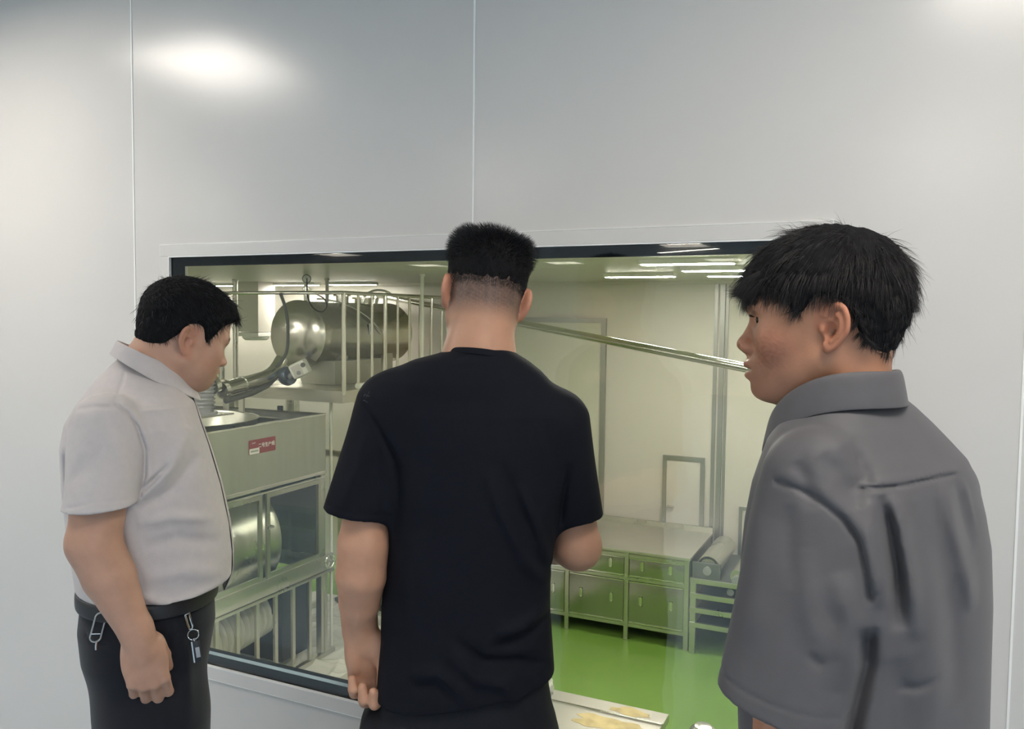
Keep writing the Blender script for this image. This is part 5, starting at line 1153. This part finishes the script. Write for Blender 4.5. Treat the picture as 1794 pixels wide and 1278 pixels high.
# ------------------------------------------------------------------ right man: charcoal loose shirt, head in profile to the left
def right_man():
    loc, rz = (-0.0314, -0.5455, 0.0), 0.02505
    t = thing('person', 'person in a loose charcoal shirt with black fringe, rightmost and nearest, face turned left', 'person', loc, rz)
    skin = skin_mat('skin of the right man', .45); hm = hair_mat('black loose hair of the right man', (.021, .019, .020), .42)
    shirt = mat('charcoal shirt cloth', (.084, .081, .088), .62, spec=.30, noise=.03, nscale=40, bump=.10, bscale=900, sheen=.10)
    trou = mat('black trousers of the right man', (.010, .011, .014), .75)
    H = Head((-0.0591, 0.0000, 1.5673), (-.998, .045, -.005), (-.0, -.0, 1), 1.04, low=1.02, slit=.0050, slitz=.0126, neck_r=.044)
    sh, el, wr = A_((-0.0663, -0.1150, 1.3865)), A_((-0.0833, -0.1500, 1.0978)), A_((-0.1065, -0.1000, 0.8422))
    b = Body(); b.add(H.field, H.o-.17, H.o+.17, .01); I = Body()
    nb = A_((-0.0335, -0.0000, 1.4452)); b.cone(H.wor(A_([[0, -.034, -.03]]))[0], nb, .049, .054, .03); b.cone(H.wor(A_([[0, .0, -.06]]))[0], A_((-0.0640, 0.0000, 1.4516)), .036, .044, .03)
    b.cone(nb, nb+A_([0, 0, -.08]), .06, .09, .04)
    I.loft([(1.3940, -0.0087, 0.0867, 0.1200, 0.0300), (1.3531, -0.0019, 0.1164, 0.1400, 0.0300), (1.2535, 0.0001, 0.1318, 0.1400, 0.0300), (0.9862, 0.0087, 0.1327, 0.1300, 0.0300), (.80, .01, .11, .12, .03)], .05)
    I.chain([sh, el], [.052, .045], .04); b.chain([sh+(el-sh)*.6, el], [.046, .045], .01); b.chain([el, wr], [.046, .029], .018); add_hand(b, wr, (-.15, .1, -1), (-.2, -.95, 0), 1, (.4, .6, .5), .98)
    s2, e2, w2 = A_((0.0962, 0.1700, 1.3283)), A_((0.0747, 0.1600, 1.0210)), A_((0.0333, 0.2000, 0.7948))
    I.chain([s2, e2], [.052, .045], .04); b.chain([s2+(e2-s2)*.6, e2], [.046, .045], .01); b.chain([e2, w2], [.045, .029], .018); add_hand(b, w2, (-.15, .15, -1), (.3, .95, 0), -1, (.4, .6, .5), .98)
    for o_ in (A_([-.04, -.085, 0]), A_([.05, .085, 0])): I.chain([o_+A_([0, .03, .86]), o_+A_([0, .03, .47]), o_+A_([.02, .03, .08])], [.085, .055, .04], .04)
    base_t = skin_tint(SK_R, H, flush=.9, stubble=.55)
    def tint(v):
        rgb = base_t(v); q = H.loc(v); w = np.exp(-((q[:, 1]-.070)/.026)**2-((q[:, 2]+.030)/.030)**2)*(np.abs(q[:, 0]) < .08)
        n = np.sin(v[:, 0]*260+5*np.sin(v[:, 2]*170))*np.sin(v[:, 2]*240+4*np.sin(v[:, 0]*150)); w = np.clip(w*(.35+.45*n), 0, .8)[:, None]
        return rgb*(1-w)+rgb*A_([.80, .66, .70])*w
    b.post.append(lambda P, d: d+.0007*np.exp(-((H.loc(P)[:, 1]-.070)/.024)**2-((H.loc(P)[:, 2]+.030)/.028)**2).astype(F32)*np.sin(P[:, 0]*420+6*np.sin(P[:, 2]*230))*np.sin(P[:, 2]*390+5*np.sin(P[:, 0]*260)) if np.abs(P-H.o).min() < .12 else d)
    # shirt: loose, dropped shoulders, back yoke
    s = Body(); PHI = R_(62)
    s.loft([(1.4893, -0.0064, 0.0303, 0.1000, 0.0100), (1.4744, -0.0155, 0.0527, 0.1000, 0.0100), (1.4595, -0.0212, 0.0746, 0.1000, 0.0100), (1.4363, -0.0194, 0.0951, 0.1000, 0.0150), (1.4114, -0.0147, 0.1125, 0.1000, 0.0200), (1.3833, -0.0061, 0.1283, 0.1000, 0.0200), (1.3548, -0.0031, 0.1386, 0.1000, 0.0200), (1.3056, -0.0006, 0.1480, 0.1000, 0.0200), (1.2564, 0.0026, 0.1539, 0.1000, 0.0200), (1.1734, 0.0042, 0.1574, 0.1000, 0.0200),
            (1.0898, 0.0051, 0.1575, 0.1000, 0.0200), (0.9907, 0.0081, 0.1561, 0.1000, 0.0200), (.74, .02, .163, .1, .02)], phi=PHI, ratio=.62, n=2.4)
    m_ = A_([.12, .12, .12]); cu, cu2 = A_((-0.0915, -0.1550, 1.0824)), A_((0.0657, 0.2000, 0.9652)); sa, sb = A_((-0.0638, -0.1150, 1.3747)), A_((0.0887, 0.1700, 1.3186))
    c0, c1 = A_((-0.1771, -0.1550, 1.0994)), A_((-0.0088, -0.1550, 1.0638))
    s.add(sleeve_field(sa, cu, .066, .088, .80, (c0, c1), .0755), np.minimum(sa, cu)-m_, np.maximum(sa, cu)+m_, .010)
    s.add(sleeve_field(sb, cu2, .066, .085, .80, (cu2, cu2+A_([.1, 0, -.01]))  , .076), np.minimum(sb, cu2)-m_, np.maximum(sb, cu2)+m_, .022)
    s.cone(nb+A_([.0, 0, .12]), nb+A_([.0, 0, .03]), .050, .048, .006, 's')
    arm = [(-0.1122, 1.3731), (-0.0858, 1.3694), (-0.0540, 1.3560), (-0.0275, 1.3365), (-0.0079, 1.3093), (0.0013, 1.2724), (0.0065, 1.2364)]
    yoke = [(-0.0116, 1.3700), (0.0267, 1.3731), (0.0822, 1.3773), (0.1359, 1.3738)]
    def post(P, d):
        d = d+fold2(P, arm, .0035, .0050, .04, -1)-fold2(P, [(a+.004, c+.012) for a, c in arm], .009, .0030, .1, -1)
        d = d+fold2(P, yoke, .0022, .0035, .02, -1)-fold2(P, [(a, c+.006) for a, c in yoke], .005, .0014, .02, -1)
        d = d+fold2(P, [(a, c+.008) for a, c in yoke], .0010, .0006, .02, -1)
        for p, w, a, tp in ((((0.0153, 1.3642), (0.0257, 1.3235), (0.0358, 1.2705), (0.0410, 1.2014)), .009, .013, .25), (((0.0243, 1.3650), (0.0381, 1.3248), (0.0512, 1.2647), (0.0607, 1.1889)), .011, -.008, .25),
                        (((0.0028, 1.3599), (0.0095, 1.3062), (0.0212, 1.2297)), .012, -.006, .25), (((0.0056, 1.2078), (0.0059, 1.1566), (-0.0075, 1.0825), (-0.0153, 1.0084)), .010, .016, .15),
                        (((0.0912, 1.3699), (0.1013, 1.3207), (0.1232, 1.2450), (0.1317, 1.1991)), .010, -.006, .3), (((0.1063, 1.3712), (0.1167, 1.3301), (0.1322, 1.2774)), .009, .005, .3), (((0.1185, 1.3723), (0.1292, 1.3392), (0.1386, 1.3015)), .007, -.004, .3),
                        (((0.0774, 1.3686), (0.0839, 1.3031), (0.1045, 1.1950), (0.1140, 1.0852)), .014, .005, .3), (((0.0666, 1.3170), (0.0778, 1.1990), (0.0863, 1.0395)), .020, -.005, .3), (((0.0382, 1.1687), (0.0437, 1.1126), (0.0398, 1.0134)), .018, .005, .3),
                        (((0.0323, 1.1270), (0.0648, 1.1261), (0.0927, 1.1357)), .006, .0025, .3),
                        (((-0.0563, 1.4120), (-0.0280, 1.3847), (-0.0100, 1.3495)), .013, .008, .3), (((-0.0298, 1.4224), (-0.0082, 1.3904), (-0.0007, 1.3687)), .012, .007, .3), (((-0.0840, 1.4024), (-0.0691, 1.3736), (-0.0612, 1.3443)), .010, .006, .3),
                        (((-0.0389, 1.1661), (-0.0605, 1.2203), (-0.0729, 1.2979)), .016, -.005, .3), (((-0.0295, 1.2721), (-0.0147, 1.2169), (-0.0250, 1.1285)), .016, -.006, .3), (((-0.0884, 1.3477), (-0.0890, 1.3056), (-0.0832, 1.2473)), .010, .0045, .3),
                        (((-0.1156, 1.3279), (-0.1263, 1.2383), (-0.1315, 1.1613)), .018, -.005, .3), (((-0.0626, 1.1765), (-0.0508, 1.1640), (-0.0420, 1.1583)), .006, .003, .3)):
            d = d+fold2(P, p, w, a, tp, -1)
        # hem line of the sleeve
        d = d+fold2(P, [(c0[0], c0[2]+.022), (c1[0], c1[2]+.030)], .0018, .0014, .02, -1)
        return d
    s.post.append(post); sdf_obj('shirt', s, .0030, shirt, t)
    # collar: stand, fold and fall
    cb, cf = A_((0.0224, -0.0340, 1.5122)), A_((-0.1196, 0.0360, 1.4244)); cc = (cb+cf)/2; e1 = (cf-cb)/2; lat = A_([.47, .88, 0]); e2 = lat*.076
    fdir = e1/np.linalg.norm(e1); out = lambda a: fdir*math.cos(a)*A_([1, 1, .2])+lat*math.sin(a)
    def ring(o_, dz): return lambda a: cc+e1*math.cos(a)+e2*math.sin(a)+out(a)*o_+A_([0, 0, dz+.024*math.sin(a)**2])
    collar_mesh('collar', [ring(-.002, -.045), ring(-.002, -.010), ring(.0, .0), ring(.004, .001), ring(.008, -.004), ring(.012, -.022), ring(.018, -.050)], shirt, t, .0020, 16, 344)
    tr = Body(); tr.loft([(.66, .02, .12, .115, .02), (.85, .02, .125, .125, .02), (1.0, .02, .12, .12, .02)], phi=PHI, ratio=.7)
    for o_ in (A_([-.04, -.085, 0]), A_([.05, .085, 0])): tr.chain([o_+A_([0, .03, .76]), o_+A_([0, .03, .47]), o_+A_([.02, .03, .05])], [.098, .082, .075], .05)
    tr.add(lambda P: .022-P[:, 2], A_([-1, -1, 0.]), A_([1, 1, .2]), .003, 'i'); sdf_obj('trousers', tr, .006, trou, t)
    bd = covered(I, b, [s, tr]); ob, v, q = sdf_obj('body', bd, .0020, skin, t, tint)
    for sd in (1, -1): eyeball(H, t, sd, EYE, (-.38, .92, -.05)); brow_strands(H, b, v, t, hm, sd, .0345, .0004, 420)
    # lashes
    n = 60; x = RNG.uniform(.022, .044, n); r0 = H.wor(np.stack([-x, .0935-.02*(x-.03), .0165+0*x], 1)); V, F = strands(r0, H.vec(np.tile([-.2, 1, .1], (n, 1))), np.full(n, .007), np.full(n, .00025), H.vec(np.tile([0, 0, .6], (n, 1))), 3, .12)
    o = bpy.data.objects.new('eyelashes', mesh_np('eyelashes', V, F)); COL.objects.link(o); o.data.materials.append(hm); o.parent = t
    ln_y = [-.13, -.098, -.075, -.060, -.047, -.034, -.022, -.004, .010, .018, .026, .036, .044, .055, .075, .090, .105, .13]
    ln_z = [-.034, -.036, -.040, -.036, -.018, .012, .032, .038, .037, .028, .016, .014, .028, .042, .049, .044, .038, .034]
    zmin = lambda q: np.interp(q[:, 1], ln_y, ln_z)
    T = lambda q: .006+.006*sstep(q[:, 2], .02, .10)+.003*sstep(-q[:, 1], .02, .07)*sstep(q[:, 2], -.02, .03)+.004*sstep(q[:, 1], .06, .10)-.003*sstep(-q[:, 2], -.0, .04)
    def flow(q, n):
        cr = q-A_([.0, -.050, .165]); fl = cr/(np.linalg.norm(cr, axis=1, keepdims=True)+1e-6); fl = H.vec(fl*A_([1, 1, 1.0])+A_([0, .0, -.35])*sstep(.13-q[:, 2], 0, .06)[:, None]); fl = fl-n*(fl*n).sum(1, keepdims=True)
        return fl/(np.linalg.norm(fl, axis=1, keepdims=True)+1e-6)
    def st(v, q, n, ok):
        N = 30000; i = RNG.choice(np.flatnonzero(ok), N); q, n, r = q[i], n[i], v[i]; fl = flow(q, n); dn = H.vec(np.tile([0, 0, -1.0], (N, 1)))
        cl = .12*np.sin(q[:, :1]*150+q[:, 2:]*60)*np.cross(fl, n)
        hz = sstep(q[:, 2], -.02, .06)[:, None]
        return strands(r-n*(.0025+.0045*hz), fl+n*RNG.uniform(.05, .30, (N, 1))*(.4+.6*hz)+cl, RNG.uniform(.75, 1.25, N)*(.018+.022*sstep(q[:, 2], .0, .09)), RNG.uniform(.00022, .00040, N), dn*.45-n*.45, 5, .10)
    def wisps(v, q, n, ok):
        i = RNG.choice(np.flatnonzero(ok & ((q[:, 2] > .07) | (q[:, 1] < -.04))), 500); q, n, r = q[i], n[i], v[i]; fl = flow(q, n)
        return strands(r-n*.004, fl*.8+n*RNG.uniform(.4, .9, (len(q), 1)), RNG.uniform(.018, .034, len(q)), np.full(len(q), .00028), H.vec(np.tile([0, 0, -.7], (len(q), 1))), 5, .25)
    def fringe(v, q, n, ok):
        c = np.flatnonzero(ok & (q[:, 1] > .060) & (q[:, 2] < .085)); i = RNG.choice(c, 2600); q, n, r = q[i], n[i], v[i]
        return strands(r-n*.006, H.vec(np.tile([0, .28, -1.0], (len(q), 1)))+n*.12, RNG.uniform(.010, .026, len(q)), RNG.uniform(.0003, .0005, len(q)), H.vec(np.tile([0, -.30, -.3], (len(q), 1))), 5, .12)
    make_hair('hair', H, T, zmin, t, hm, ((.16, .16, .13), (.16, .16, .20)), [st, wisps, fringe], rough=.0022)
    for o_ in ((-.01, -.055, 0), (.08, .115, 0)): shoe('shoe', o_, (-.88, .47 if o_[1] > 0 else .25, 0), SHOE, t)
    return t
left_man(); middle_man(); right_man()
# --- white plastic bag on the table's far edge
def bag():
    b = Body(); b.ell((0, 0, .075), (.075, .05, .085), .02); b.ell((-.05, .0, .06), (.06, .05, .07), .02); b.ell((.05, .01, .04), (.04, .04, .05), .02); b.ell((-.01, 0, .15), (.03, .02, .04), .02)
    b.add(lambda P: -P[:, 2]+.001, A_([-.3, -.3, -.3]), A_([.3, .3, .3]), .003, 'i')
    b.post.append(lambda P, d: d+.004*np.sin(P[:, 0]*90+5*np.sin(P[:, 2]*40))*np.sin(P[:, 2]*50+3*np.sin(P[:, 0]*60+P[:, 1]*80)))
    o, v, q = sdf_obj('plastic_bag', b, .004, M['bag'], None); o.location = (-1.415, 1.50, TBZ+.004)
    tag(o, 'crumpled white plastic bag standing on the work table beside the middle man', 'bag')
bag()
